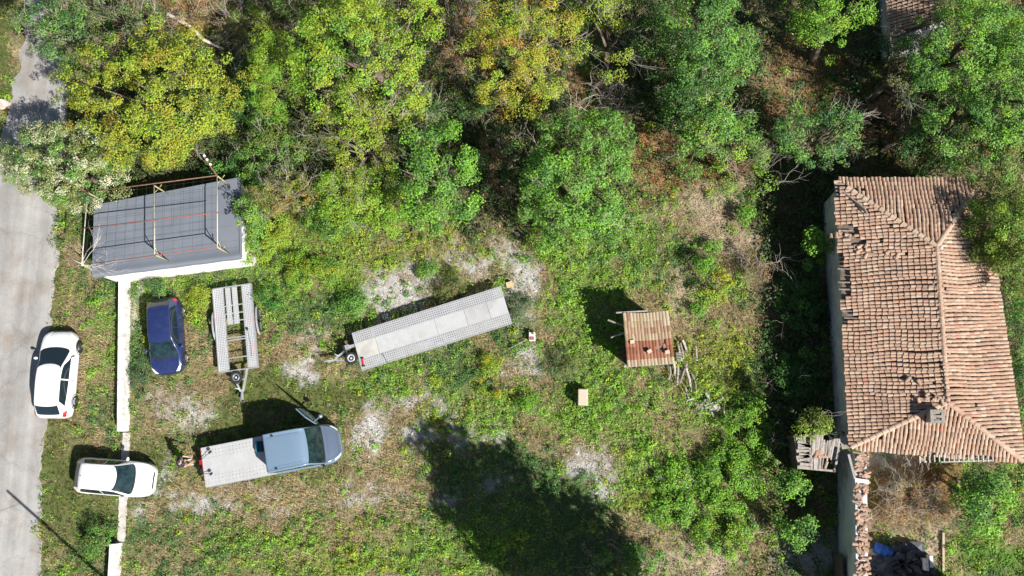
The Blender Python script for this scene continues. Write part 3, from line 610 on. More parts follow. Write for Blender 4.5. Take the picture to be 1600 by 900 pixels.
# ---- high boundary wall south of the house
bw = thing('stone_wall', 'high plastered boundary wall topped with rubble and tiles, south of the old house', 'wall', P(1318, 800)); b0 = bw.location.copy(); BHt = 2.9
w0, w1 = P(1334, 705, BHt), P(1336, 960, BHt); N = 24; V = []; F = []
for i in range(N+1):
    c = w0.lerp(w1, i/N)-b0; wv = .03*math.sin(i*1.7)
    for x, z in ((0, -.1), (0+wv*.5, BHt-.15+wv), (.05, BHt+wv), (.55, BHt+wv), (.6, -.1)): V.append((c.x+x, c.y, z))
for i in range(N): F += [(i*5+k, (i+1)*5+k, (i+1)*5+k+1, i*5+k+1) for k in range(4)]
F += [(0, 1, 2, 3, 4), tuple(N*5+k for k in range(5))[::-1]]
mb = MB(); mb.add(V, F); mb.build('wall_body', mat('blue_grey_plaster', (.56, .58, .58), .95, var=.12, scale=1.5, dirt=(.2, .18, .15), dscale=.9, damt=.6, bump=.3, bscale=10), bw)
for k in range(170):
    e = random.random(); c = w0.lerp(w1, e)-b0+Vector((random.uniform(.05, .55), 0, .02+random.uniform(0, .08)))
    o = link('coping_tile', tile_mesh(TPAL, random.choice((1, 3, 6, 8, 10, 9))), bw); o.matrix_basis = Matrix.Translation(c) @ Matrix.Rotation(random.gauss(0, .7), 4, 'Z') @ Matrix.Rotation(random.gauss(0, .2), 4, 'Y') @ Matrix.Diagonal((random.uniform(.5, 1.2), random.uniform(.7, 1.3), .9, 1))
mb = MB(); mb.box(P(1310, 890, .9)-b0, (.06, 1.4, 1.7)); mb.build('door', DWOOD, bw)
setp(MB().bar(P(1336, 750, BHt+.2), P(1357, 753, BHt+.2), .17, .05).build('white_board', WHITE), 'short white board lying across the top of the high boundary wall', 'board')
setp(MB().bar(P(1326, 710, 2.9), P(1336, 748, 3.15), .1, .05).build('grey_plank', LOGM[2]), 'long pale plank leaning along the boundary wall near the house corner', 'plank')
setp(MB().bar(P(1314, 693, 3.0), P(1336, 690, 3.15), .5, .04).build('wood_panel', WOOD), 'grey slatted wood panel at the house corner above the shed', 'panel')
# ---- yard south of the house: kerb, blocks, barrel, junk, out-of-frame shed
setp(MB().bar(P(1473.5, 832, .06), P(1473.5, 960, .06), .1, .16).build('garden_kerb', mat('tan_kerb', (.45, .36, .26), .9)), 'thin tan kerb along the green garden plot', 'kerb')
for u, v, lb in ((1375, 764, 'white square block on the dry orange grass in the house yard'), (1462, 764, 'tiny white block among brown brushwood below the old house')):
    o = thing('white_block', lb, 'block', P(u, v)); s = .2 if u < 1400 else .1
    MB().box((0, 0, s*.5+.1), (s, s*1.1, s)).build('block_body', WHITE, o, bevel=.01); MB().lathe([(s*.18, 0), (s*.18, .004)], (0, 0, s+.102), 8).build('hole', _M['soot_and_hole_black'], o)  # flat black disc paints the shaded inside of a hole
br_ = thing('barrel', 'bright blue plastic barrel lying in the shade of the junk corner', 'barrel', P(1376, 859)); BLUE = mat('blue_plastic', (.02, .10, .42), .35); MR = Matrix.Rotation(R(90), 4, 'Y') @ Matrix.Rotation(.4, 4, 'X')
MB().lathe([(.22, -.42), (.27, -.36), (.27, -.15), (.285, -.13), (.27, -.11), (.27, .11), (.285, .13), (.27, .15), (.27, .36), (.22, .42)], (0, 0, .32), 20, M=MR).build('shell', BLUE, br_, smooth=True); MB().lathe([(.06, .42), (.06, .46)], (0, 0, .32), 12, M=MR).build('bung_cap', WHITE, br_)
bk = thing('bucket', 'tan bucket lying open beside the blue barrel', 'bucket', P(1360, 862)); MR = Matrix.Rotation(R(80), 4, 'Y')
MB().lathe([(.2, .3), (.16, -.2), (.14, -.2), (.18, .28)], (0, 0, .2), 16, M=MR).build('bucket_shell', mat('tan_plastic', (.42, .30, .18), .6), bk, smooth=True); MB().tube([(0, .2, .3), (.25, .1, .42), (.3, -.1, .42), (0, -.2, .3)], .01, 5).build('handle', WIRE, bk)
def lump(name, label, cat, loc, rx, ry, rz, material, seed, n=(18, 10), rough=.35):
    mb = MB(); V = []; F = []
    for j in range(n[1]):
        ph = math.pi*(.02+.5*j/(n[1]-1)*.98)
        for i in range(n[0]):
            th = 2*math.pi*i/n[0]; q = 1+rough*(float(vnoise(np.array(math.cos(th)*2+seed), np.array(math.sin(th)*2+j*.6), 1.4, seed))-.5)*2
            V.append((rx*q*math.sin(ph)*math.cos(th), ry*q*math.sin(ph)*math.sin(th), rz*q*math.cos(ph)))
    for j in range(n[1]-1):
        for i in range(n[0]): F.append((j*n[0]+i, (j+1)*n[0]+i, (j+1)*n[0]+(i+1) % n[0], j*n[0]+(i+1) % n[0]))
    F.append(tuple(range(n[0]))); mb.add(V, F); o = mb.build(name, material, None, smooth=False); o.location = loc; return setp(o, label, cat)
lump('tarpaulin_heap', 'crumpled dark blue-grey tarpaulin heap in the shaded junk corner', 'tarpaulin', P(1408, 880), 1.1, .75, .7, mat('dark_tarp', (.05, .055, .075), .6, var=.3), 4, (26, 14), .6)
lump('rubbish_heap', 'low heap of dark rubbish at the foot of the junk corner beside boundary wall', 'heap', P(1366, 893), .6, .5, .4, mat('rubbish', (.10, .09, .09), .8, var=.6, scale=9), 9, (22, 12), .7)
for u, v, lb in ((1434.5, 878, 'white upright board, lower one of two by the junk corner'), (1441.5, 873, 'white upright board, upper one of two by the junk corner')): setp(MB().box(P(u, v)+Vector((0, 0, .6)), (.14, .5, 1.2)).build('white_board', WHITE), lb, 'board')
os_ = thing('concrete_shed', 'low concrete shed at the lower picture edge shading the junk corner', 'shed', P(1440, 930)); o0 = os_.location.copy()
q = [P(1398, 902), P(1478, 900), P(1480, 1000), P(1400, 1000)]; MB().poly([p-o0 for p in q], -.1, 2.7).build('wall', PLAS, os_); MB().poly([(p-o0)*1.06 for p in q], 2.72, 2.86).build('roof', CONC, os_)
# ---- things left by the long trailer
tc_ = thing('crate', 'small light wooden box on the pale gravel at the end of the long trailer', 'box', P(797, 446), .3); MB().box((0, 0, .14), (.30, .24, .28)).build('box_body', mat('raw_wood', (.52, .40, .22), .8, var=.2), tc_); MB().box((0, 0, .29), (.33, .27, .025)).build('lid', _M['raw_wood'], tc_)
wb = thing('white_canister', 'small white and red canister among debris near the long trailer', 'canister', P(832, 527)); MB().box((0, 0, .2), (.3, .42, .4)).build('canister_body', WHITE, wb, bevel=.03); MB().box((0, -.1, .41), (.2, .16, .03)).build('label_patch', mat('dull_red', (.4, .08, .06), .6), wb); MB().lathe([(.05, 0), (.05, .06)], (.05, .13, .4), 10).build('cap', RED, wb)
fr = thing('bed_frame', 'rusty light metal frame lying in the weeds below the long trailer', 'frame', P(818, 543), .5)
for y in (-.25, .25): MB().tube([(-.6, y, .25), (.6, y, .2)], .02, 6).build('rail', TWIG, fr)
for x in (-.6, -.2, .2, .6): MB().tube([(x, -.25, .24), (x, .25, .24)], .014, 6).build('bar', TWIG, fr)
setp(MB().tube([P(262, 22, .9), P(295, 40, .9), P(318, 62, .85), P(350, 77, .6)], [.10, .10, .085, .06], 9).build('fallen_trunk', mat('pale_trunk', (.55, .47, .38), .85, var=.2, scale=4, bump=.3)), 'pale bare fallen tree trunk beside the big yellow-green tree', 'trunk')
sk = lump('pink_bundle', 'pale pink rounded bundle at the road edge in tree shade', 'bundle', P(4, 164), .42, .26, .5, mat('pink_cloth', (.62, .42, .37), .8, var=.15), 3, (22, 12), .25)
# ------------------------------------------------------------------ vehicles
def crom(p, t):
    """Catmull-Rom through rows of p at parameter t in [0, n-1]"""
    p = np.asarray(p, float); n = len(p); i = np.clip(np.floor(t).astype(int), 0, n-2); f = (t-i)[..., None]
    g = lambda k: p[np.clip(k, 0, n-1)]
    a, b, c, d = g(i-1), g(i), g(i+1), g(i+2)
    return b+.5*f*((c-a)+f*((2*a-5*b+4*c-d)+f*(3*(b-c)+d-a)))
class Shell:
    """car skin: stations (x, W, zlow, zbelt, zroof, Wroof) ; t runs 0..16 from right sill over the roof to the left sill"""
    def __init__(s, st): s.st = np.array(st, float)
    def pt(s, k, t):
        q = crom(s.st, np.asarray(k, float)); t = np.asarray(t, float)
        x, W, zl, zb, zr, Wr = (q[..., i] for i in range(6))
        zr = np.maximum(zr, zb+.01)
        ys = [W*.93, W*.99, W, W*.985, W*.945, Wr*1.02, Wr*.88, Wr*.5, W*0]
        zs = [zl, zl+.14, zl+.55*(zb-zl), zb-.07, zb, zr-.06*np.clip((zr-zb)*4, .15, 1), zr-.018, zr, zr+.006]
        ys = ys+[-v for v in ys[-2::-1]]; zs = zs+zs[-2::-1]
        Yc = np.stack(ys, 0); Zc = np.stack(zs, 0)
        i = np.clip(np.floor(t).astype(int), 0, 15); f = t-i; idx = np.arange(len(t))
        def c(A):
            g = lambda j: A[np.clip(j, 0, 16), idx]
            a, b, c_, d = g(i-1), g(i), g(i+1), g(i+2); m1 = .5*(c_-a)*.7; m2 = .5*(d-b)*.7
            return b*(2*f**3-3*f**2+1)+m1*(f**3-2*f**2+f)+c_*(-2*f**3+3*f**2)+m2*(f**3-f**2)
        return np.stack([x, c(Yc), c(Zc)], -1)
    def grid(s, k, t, off=0.):
        K, T = np.broadcast_arrays(k, t); sh = K.shape; p = s.pt(K.ravel(), T.ravel()).reshape(sh+(3,))
        if off:
            e = 1e-2; a = s.pt(np.clip(K.ravel()+e, 0, len(s.st)-1), T.ravel())-s.pt(np.clip(K.ravel()-e, 0, len(s.st)-1), T.ravel()); b = s.pt(K.ravel(), np.clip(T.ravel()+e, 0, 16))-s.pt(K.ravel(), np.clip(T.ravel()-e, 0, 16))
            n = unit(np.cross(b, a)).reshape(sh+(3,)); p = p+n*off
        return p
    def patch(s, name, corners, material, parent, off=.006, n=(10, 8), smooth=True, bow=0.):
        """corners: (k,t) of four corners; bilinear patch lying just proud of the skin"""
        a = np.linspace(0, 1, n[0])[:, None]; b = np.linspace(0, 1, n[1])[None]; c = np.array(corners, float)
        kt = [(c[0, j]*(1-a)*(1-b)+c[1, j]*a*(1-b)+c[2, j]*a*b+c[3, j]*(1-a)*b) for j in (0, 1)]
        if bow: kt[0] = kt[0]+bow*(1-(2*b-1)**2)
        p = s.grid(kt[0], kt[1], off); V = p.reshape(-1, 3).tolist(); F = [(i*n[1]+j, (i+1)*n[1]+j, (i+1)*n[1]+j+1, i*n[1]+j+1) for i in range(n[0]-1) for j in range(n[1]-1)]
        mb = MB(); mb.add(V, F); return mb.build(name, material, parent, smooth)
    def body(s, name, material, parent, nk=64, ntt=49):
        k = np.linspace(0, len(s.st)-1, nk)[:, None]; t = np.linspace(0, 16, ntt)[None]; p = s.grid(k, t); V = p.reshape(-1, 3).tolist()
        F = [(i*ntt+j, (i+1)*ntt+j, (i+1)*ntt+j+1, i*ntt+j+1) for i in range(nk-1) for j in range(ntt-1)]
        F += [tuple(range(ntt)), tuple(range((nk-1)*ntt, nk*ntt))[::-1]]; mb = MB(); mb.add(V, F); return mb.build(name, material, parent, True)
GLASS = mat('car_glass', (.012, .022, .028), .04, var=.0, spec=.9); GLASS2 = mat('teal_cabin_glass', (.013, .030, .034), .05, var=.7, scale=3.5, spec=.9); BLACKP = mat('black_plastic', (.02, .02, .022), .5); TYRE = mat('tyre', (.018, .018, .018), .85); RIM = mat('rim', (.42, .43, .45), .35, .7); DRIM = mat('dark_rim', (.10, .10, .11), .4, .6)  # GLASS2: cloudy dark teal painted in for sky reflection and dim cabin
LAMP = mat('lamp_glass', (.75, .76, .78), .12, var=.1); TAIL = mat('tail_red', (.45, .01, .02), .2, coat=.5); CHROME = mat('galvanised', (.56, .57, .58), .42, .55, var=.12, scale=5)
def wheel(parent, x, y, r, wd, rim=RIM, side=1, spokes=5):
    T = Matrix.Rotation(-side*R(90), 4, 'X'); h = wd/2
    o = MB().lathe([(r*.55, -h), (r*.9, -h), (r, -h*.6), (r, h*.6), (r*.92, h), (r*.66, h), (r*.62, h*.7)], (0, 0, 0), 26, M=T).build('wheel', TYRE, parent, True); o.location = (x, y, r)
    MB().lathe([(r*.64, -h*.5), (r*.64, h*.95), (r*.58, h*.8), (r*.56, h*.3), (.01, h*.3)], (0, 0, 0), 24, M=T).build('rim', BLACKP if rim is DRIM else rim, o, True)
    mb = MB()
    for k in range(spokes):
        a = 2*math.pi*k/spokes; mb.box(T.to_3x3() @ Vector((math.cos(a)*r*.32, math.sin(a)*r*.32, h*.75)), (r*.56, r*.16, h*.3), M=T @ Matrix.Rotation(a, 4, 'Z'))
    mb.lathe([(r*.14, h*.6), (r*.14, h*.95), (.01, h*.97)], (0, 0, 0), 12, M=T); mb.build('spokes', rim, o); return o
def mirror(sh, k, side, parent, material):
    p = sh.pt(np.array([k]), np.array([4.15 if side < 0 else 11.85]))[0]; s = -1 if p[1] < 0 else 1
    o = MB().lathe([(.02, -.10), (.075, -.07), (.095, 0), (.08, .08), (.02, .105)], (0, 0, 0), 12, M=Matrix.Rotation(R(90), 4, 'X') @ Matrix.Diagonal((.75, .8, 1, 1))).build('mirror', material, parent, True); o.location = (p[0]-.02, p[1]+s*.14, p[2]+.07)
    MB().bar((0, -s*.16, -.05), (0, -s*.02, -.02), .06, .04).build('stalk', BLACKP, o)
def hatch_stations(L, hw, H, nose=.0):
    f = [(0, .60, .38, .62, .66, .48), (.012, .77, .30, .76, .84, .60), (.035, .90, .22, .88, 1.00, .67), (.085, .96, .2, .93, 1.19, .675), (.155, 1, .19, .95, H-.07, .675), (.24, 1, .18, .94, H-.01, .68), (.42, 1, .18, .92, H+.005, .69), (.555, 1, .18, .91, H-.07, .70), (.66, 1, .18, .90, H-.30, .76), (.765+nose, .995, .18, .88, .97, .84), (.86, .965, .2, .83, .90, .78), (.925, .895, .2, .77, .82, .68), (.965, .77, .22, .69, .73, .56), (.99, .59, .26, .60, .62, .42), (1, .40, .32, .52, .53, .30)]
    return [(-L/2+x*L, W*hw, zl, zb*H/1.45, zr if zr > 1.1 else zr*H/1.45, wr*hw) for x, W, zl, zb, zr, wr in f]
def car(name, label, front, rear, L, wd, H, paint, glass, rim=RIM, rearm=None, rails=False, spokes=5, roofglass=False):
    F_, B_ = P(*front, .55), P(*rear, .55); c = (F_+B_)/2; d = F_-B_
    t = thing(name, label, 'car', (c.x, c.y, 0), math.atan2(d.y, d.x)); sh = Shell(hatch_stations(L, wd/2, H)); sh.body('body', paint, t)
    sh.patch('windscreen', ((6.95, 5.6), (8.75, 5.2), (8.75, 10.8), (6.95, 10.4)), glass, t, .008, (14, 20), bow=.5)
    sh.patch('rear_window', ((2.25, 5.5), (3.85, 5.5), (3.85, 10.5), (2.25, 10.5)), GLASS, t, .009, (8, 14), bow=-.25)
    for m_ in (0, 1):
        q = (lambda v: v) if m_ == 0 else (lambda v: 16-v)
        sh.patch('side_window', ((6.1, q(4.14)), (8.5, q(4.12)), (7.35, q(4.86)), (6.1, q(4.92))), glass if m_ else GLASS, t, .006, (10, 6))
        sh.patch('side_window', ((3.7, q(4.3)), (6.0, q(4.14)), (6.0, q(4.92)), (4.4, q(4.9))), GLASS, t, .006, (10, 6))
        sh.patch('headlight', ((10.2, q(3.9)), (12.2, q(3.7)), (12.35, q(5.0)), (10.9, q(4.7))), LAMP, t, .006, (8, 6))
        sh.patch('tail_light', ((1.3, q(3.0)), (3.1, q(3.3)), (2.8, q(4.5)), (1.3, q(4.7))), TAIL, t, .006, (8, 6))
        sh.patch('door_seam', ((6.02, q(2.)), (6.05, q(2.)), (6.05, q(4.1)), (6.02, q(4.1))), BLACKP, t, .003, (2, 10))
        mirror(sh, 8.2, -1 if m_ == 0 else 1, t, paint)
        for kk in (4.7, 6.2): sh.patch('door_handle', ((kk, q(3.3)), (kk+.28, q(3.3)), (kk+.28, q(3.55)), (kk, q(3.55))), BLACKP if paint is BLP else paint, t, .022, (3, 3))
        sh.patch('sill', ((3.6, q(.05)), (9.6, q(.05)), (9.6, q(.8)), (3.6, q(.8))), BLACKP, t, .004, (12, 3))
        for x in (.195*L-L/2, .815*L-L/2):
            wheel(t, x, (-1 if m_ == 0 else 1)*(wd/2-.085), .31, .19, rim, -1 if m_ == 0 else 1, spokes)
            yy = (-1 if m_ == 0 else 1)*(wd/2-.008); mb = MB(); mb.tube([(x+.36*math.cos(a), yy, .31+.36*math.sin(a)) for a in np.linspace(-.15, math.pi+.15, 12)], .022, 5, cap=False); mb.build('wheel_arch', BLACKP, t)
        if rails: sh.patch('roof_rail', ((4.2, q(5.55)), (6.9, q(5.62)), (6.9, q(5.75)), (4.2, q(5.68))), BLACKP, t, .012, (10, 3))
        else: sh.patch('roof_seam', ((4.2, q(5.75)), (6.9, q(5.75)), (6.9, q(5.81)), (4.2, q(5.81))), BLACKP, t, .004, (10, 3))
        sh.patch('wiper', ((9.0, q(6.2)), (9.1, q(7.8)), (9.05, q(7.8)), (8.92, q(6.2))), BLACKP, t, .02, (4, 4))
    sh.patch('cowl', ((8.73, 5.2), (8.86, 5.1), (8.86, 10.9), (8.73, 10.8)), BLACKP, t, .005, (4, 20), bow=.52)
    sh.patch('bonnet_seam', ((9.25, 5.0), (12.2, 5.2), (12.2, 5.26), (9.25, 5.08)), BLACKP, t, .003, (12, 2)); sh.patch('bonnet_seam', ((9.25, 11.0), (12.2, 10.8), (12.2, 10.74), (9.25, 10.92)), BLACKP, t, .003, (12, 2))
    sh.patch('grille', ((12.75, 4.6), (13.4, 4.6), (13.4, 11.4), (12.75, 11.4)), BLACKP, t, .005, (4, 16)); sh.patch('hatch_seam', ((1.55, 4.8), (1.62, 4.8), (1.62, 11.2), (1.55, 11.2)), BLACKP, t, .004, (2, 14))
    if rearm: sh.patch('rear_bumper', ((.25, 1.5), (2.0, 1.5), (2.0, 14.5), (.25, 14.5)), rearm, t, .008, (8, 40))
    p = sh.pt(np.array([4.3]), np.array([8.0]))[0]; MB().tube([(p[0], 0, p[2]), (p[0]-.16, 0, p[2]+.09)], [.012, .004], 6).build('aerial', BLACKP, t)
    return t, sh
WHP = mat('white_car_paint', (.80, .80, .80), .22, var=.015, coat=.6); BLP = mat('blue_car_paint', (.017, .028, .10), .25, var=.04, coat=.7, dirt=(.05, .06, .12), dscale=3, damt=.25)
car('parked_car', 'white hatchback with black side glass parked at the road edge', (97, 515), (84, 656), 4.36, 1.80, 1.47, WHP, GLASS, DRIM, spokes=7)
car('parked_car', 'white hatchback standing across the gate threshold with a clear windscreen', (242.5, 751), (120, 741), 3.95, 1.72, 1.46, WHP, GLASS2, RIM)
car('parked_car', 'dark blue hatchback parked in the yard beside the open trailer', (264, 585), (256.5, 467), 3.82, 1.66, 1.42, BLP, GLASS2, RIM, rearm=BLACKP)
def perf(name, col, pitch, r, rough=.45, metal=.5, ys=None):
    """sheet metal punched with rows of real see-through holes"""
    if name in _M: return _M[name]
    M = mat(name, col, rough, metal, var=.08, scale=2.5, dirt=tuple(c*.8 for c in col), dscale=1.2, damt=.5); n = M.node_tree.nodes; L = M.node_tree.links
    tc = n.new('ShaderNodeTexCoord'); sx = n.new('ShaderNodeSeparateXYZ'); L.new(tc.outputs['Object'], sx.inputs[0]); ds = []
    def mth(op, a, b=None):
        q = n.new('ShaderNodeMath'); q.operation = op
        for i, v in enumerate((a, b)):
            if v is None: continue
            if isinstance(v, (int, float)): q.inputs[i].default_value = v
            else: L.new(v, q.inputs[i])
        return q.outputs[0]
    for o in (0, 1):
        f = mth('FRACT', mth('DIVIDE', sx.outputs[o], pitch)); ds.append(mth('POWER', mth('MULTIPLY', mth('SUBTRACT', f, .5), pitch), 2.))
    inside_ = mth('LESS_THAN', mth('SQRT', mth('ADD', *ds)), r)
    if ys: inside_ = mth('MULTIPLY', inside_, mth('GREATER_THAN', mth('ABSOLUTE', sx.outputs[1]), ys))
    tr = n.new('ShaderNodeBsdfTransparent'); mx = n.new('ShaderNodeMixShader'); L.new(inside_, mx.inputs[0]); L.new(n['Principled BSDF'].outputs[0], mx.inputs[1]); L.new(tr.outputs[0], mx.inputs[2]); L.new(mx.outputs[0], n['Material Output'].inputs[0])
    return M
ALU = (.56, .56, .555); REDM = mat('red_reflector', (.55, .03, .05), .4)
# ---- flatbed recovery truck
TF, TB = P(531, 690, .8), P(317.5, 731, 1.0); c = (TF+TB)/2; d = TF-TB; LT = Vector((d.x, d.y)).length
tk = thing('recovery_truck', 'grey-blue flatbed recovery truck with white perforated deck and open cab door', 'truck', (c.x, c.y, 0), math.atan2(d.y, d.x)); hl = LT/2
TKP = mat('grey_blue_paint', (.155, .225, .31), .3, var=.02, coat=.5); TKD = mat('metallic_blue_paint', (.13, .17, .24), .26, .35, var=.03, coat=.7)
xc = hl-3.15                                                          # back of the cab
st = [(xc, .93, .45, 1.2, 2.28, .84), (xc+.02, .955, .40, 1.25, 2.36, .87), (xc+.10, .965, .35, 1.25, 2.40, .88), (xc+.8, .97, .35, 1.25, 2.42, .88), (xc+1.55, .97, .33, 1.25, 2.40, .87), (xc+1.92, .97, .33, 1.22, 2.26, .85), (xc+2.2, .97, .33, 1.18, 1.82, .86), (xc+2.47, .96, .33, 1.14, 1.28, .86), (xc+2.70, .92, .33, 1.06, 1.16, .80), (xc+2.90, .82, .33, .98, 1.05, .68), (xc+3.05, .68, .33, .86, .91, .54), (xc+3.12, .52, .36, .74, .78, .40), (xc+3.15, .36, .42, .64, .66, .28)]
sh = Shell(st); sh.body('cab', TKP, tk)
sh.patch('bonnet', ((6.85, 4.4), (11.2, 4.4), (11.2, 11.6), (6.85, 11.6)), TKD, tk, .010, (20, 24)); sh.patch('windscreen', ((5.0, 5.6), (6.72, 5.2), (6.72, 10.8), (5.0, 10.4)), GLASS2, tk, .014, (12, 18), bow=.22); sh.patch('cowl', ((6.70, 5.2), (6.85, 5.1), (6.85, 10.9), (6.70, 10.8)), BLACKP, tk, .013, (4, 16), bow=.24)
for m_ in (0, 1):
    q = (lambda v: v) if m_ == 0 else (lambda v: 16-v)
    sh.patch('side_window', ((4.1, q(4.12)), (6.6, q(4.12)), (5.1, q(4.88)), (4.1, q(4.92))), GLASS, tk, .008); sh.patch('side_window', ((2.3, q(4.14)), (3.9, q(4.12)), (3.9, q(4.9)), (2.3, q(4.9))), GLASS, tk, .008)
    sh.patch('headlight', ((8.6, q(3.6)), (10.6, q(3.2)), (10.6, q(4.4)), (8.8, q(4.6))), LAMP, tk, .016); sh.patch('wiper', ((6.9, q(6.0)), (6.6, q(7.7)), (6.56, q(7.7)), (6.84, q(6.0))), BLACKP, tk, .02, (4, 4))
    sh.patch('roof_rib', ((2.3, q(6.3)), (4.4, q(6.3)), (4.4, q(6.38)), (2.3, q(6.38))), mat('rib_shade', (.16, .22, .30), .4), tk, .012, (10, 3))
    for x, y in ((xc+2.42, .84), (-hl+1.35, .82)): wheel(tk, x, (-1 if m_ == 0 else 1)*y, .36, .24, RIM, -1 if m_ == 0 else 1)
    p = sh.pt(np.array([3.0]), np.array([q(6.0)]))[0]; MB().lathe([(.06, 0), (.05, .05), (.01, .06)], (p[0]-.35, p[1]*.98, p[2]), 10).build('roof_fitting', BLACKP, tk)
mirror(sh, 6.6, 1, tk, BLACKP)
dz, dx0, dx1, dw = 1.0, -hl, xc+.02, .93
dk = MB(); dk.box(((dx0+dx1)/2, 0, dz), (dx1-dx0, dw*2, .012)); dk.build('deck', perf('deck_alu', (.54, .54, .535), .17, .019, .5, .25, ys=.42), tk)
for y in (-dw, dw): MB().box(((dx0+dx1)/2, y, dz-.06), (dx1-dx0, .05, .13)).build('side_rail', CHROME, tk)
for k in range(7): MB().box((dx0+.1+k*(dx1-dx0-.2)/6, 0, dz-.075), (.06, dw*2-.06, .12)).build('cross_member', CHROME, tk)
MB().box((dx0-.02, 0, dz-.07), (.035, dw*2, .13)).build('rear_bar', mat('dark_red_paint', (.20, .03, .035), .5), tk)
for y in (-.35, .35): MB().box((-.1, y, .6), (hl*1.9, .09, .16)).build('chassis_rail', BLACKP, tk)
for y, e in ((.42, (.50, .30)), (-.28, (.42, -.10))):
    o = MB().tube([(dx0+.02, y, dz+.1), (dx0+.02+e[0], y+e[1]*.8, dz+.22)], .014, 6).build('lamp_arm', BLACKP, tk); MB().box((dx0+.02+e[0], y+e[1]*.8, dz+.24), (.15, .10, .07), rz=.5).build('work_lamp', BLACKP, o)
for y in (.28, -.12, -.5): MB().box((dx0-.09, y, dz-.02), (.1, .22, .12)).build('rear_lamp', BLACKP if y < .2 else TAIL, tk)
# head rack behind the cab, open driver door
for y in (-.88, .88): MB().bar((dx1-.05, y, dz), (dx1-.05, y, 2.2), .06).build('rack_post', CHROME, tk)
MB().bar((dx1-.05, -.88, 2.2), (dx1-.05, .88, 2.2), .06).build('rack_bar', CHROME, tk)
hx = xc+2.28; door = MB(); V = []; F = []; n1 = 14
for i in range(n1):
    e = i/(n1-1); an = R(128); L_ = 1.12*e; bul = .08*math.sin(e*math.pi)
    bx_ = hx+math.cos(an)*L_+bul*.5; by_ = .98+math.sin(an)*L_+bul*.4
    for z, o_ in ((.42, 0), (.8, .045), (1.18, .02), (1.22, -.03), (1.18, -.06), (.42, -.06)): V.append((bx_+o_*math.sin(an), by_-o_*math.cos(an), z))
for i in range(n1-1): F += [(i*6+k, (i+1)*6+k, (i+1)*6+(k+1) % 6, i*6+(k+1) % 6) for k in range(6)]
F += [tuple(range(6)), tuple(range((n1-1)*6, n1*6))[::-1]]; door.add(V, F); dr = door.build('open_door', TKD, tk)
an = R(128); A_ = Vector((hx, .98, 1.22)); B_ = A_+Vector((math.cos(an)*1.1, math.sin(an)*1.1, 0))
MB().tube([A_, A_.lerp(B_, .42)+Vector((0, 0, .72)), A_.lerp(B_, .95)+Vector((0, 0, .76)), B_], .028, 7).build('window_frame', TKP, dr); mb = MB(); mb.add([A_, A_.lerp(B_, .42)+Vector((0, 0, .72)), A_.lerp(B_, .95)+Vector((0, 0, .76)), B_], [(0, 1, 2, 3)]); mb.build('window_glass', GLASS, dr)
o = MB().lathe([(.03, -.13), (.1, -.08), (.11, .05), (.05, .13)], (hx+.28, 1.32, 1.35), 12).build('door_mirror', TKP, dr, True); MB().bar((hx-.1, 1.12, 1.25), (hx+.26, 1.3, 1.33), .04).build('mirror_arm', TKP, dr)
# toolbox on deck
def to_world(o, p): return Matrix.Translation(o.location) @ o.rotation_euler.to_matrix().to_4x4() @ Vector(p)
tb = thing('toolbox', 'open teal toolbox on the shaded deck corner behind the truck cab', 'toolbox', to_world(tk, (dx1-.55, .46, dz+.008)), tk.rotation_euler.z-.12); TEAL = mat('teal_plastic', (.02, .20, .26), .45)
MB().box((0, 0, .10), (.42, .5, .2)).build('case', mat('dark_plastic', (.02, .03, .04), .5), tb, bevel=.02); MB().box((-.19, 0, .24), (.10, .52, .14)).build('lid', TEAL, tb, bevel=.01); MB().tube([(0, -.2, .22), (0, -.1, .3), (0, .1, .3), (0, .2, .22)], .015, 6).build('handle', TEAL, tb)
# ---- long trailer
A_, B_ = P(551, 521, .85), P(784, 447.5, .85); C_ = P(566, 579, .85); dx = B_-A_; LT2 = dx.length; wd2 = (C_-A_).length; ctr = P(674, 513, .85)
lt = thing('long_trailer', 'long flat car trailer with silver perforated deck on the gravel patch', 'trailer', (ctr.x, ctr.y, 0), math.atan2(dx.y, dx.x)); h2, z2 = LT2/2, .83
for y, wdt in ((wd2*.36, wd2*.28), (-wd2*.36, wd2*.28)):
    MB().box((0, y, z2), (LT2, wdt, .012)).build('perforated_runway', perf('runway_alu', (.49, .49, .50), .105, .024, .5, .3), lt)
edges = [-h2, -h2+1.05, 0.25, 1.75, h2-.9, h2]; tones = [(.56, .545, .50), (.52, .525, .52), (.515, .52, .515), (.48, .48, .48), (.51, .51, .505)]
for k in range(5):
    x0, x1 = edges[k]+.006, edges[k+1]-.006; M_ = mat('sheet_alu%d' % k, tones[k], .5, .2, var=.06, scale=3, dirt=(.34, .33, .31), dscale=1.6, damt=.6); MB().box(((x0+x1)/2, 0, z2+.002*(k % 2)), (x1-x0, wd2*.44-.012, .012)).build('centre_panel', M_, lt)
for y in (-wd2/2, wd2/2): MB().box((0, y, z2-.05), (LT2, .04, .12)).build('side_rail', CHROME, lt)
for k in range(9): MB().box((-h2+.05+k*(LT2-.1)/8, 0, z2-.07), (.05, wd2-.05, .11)).build('cross_member', CHROME, lt)
for x in (.1, .85):
    for s in (-1, 1): wheel(lt, x, s*.62, .26, .18, RIM, s)
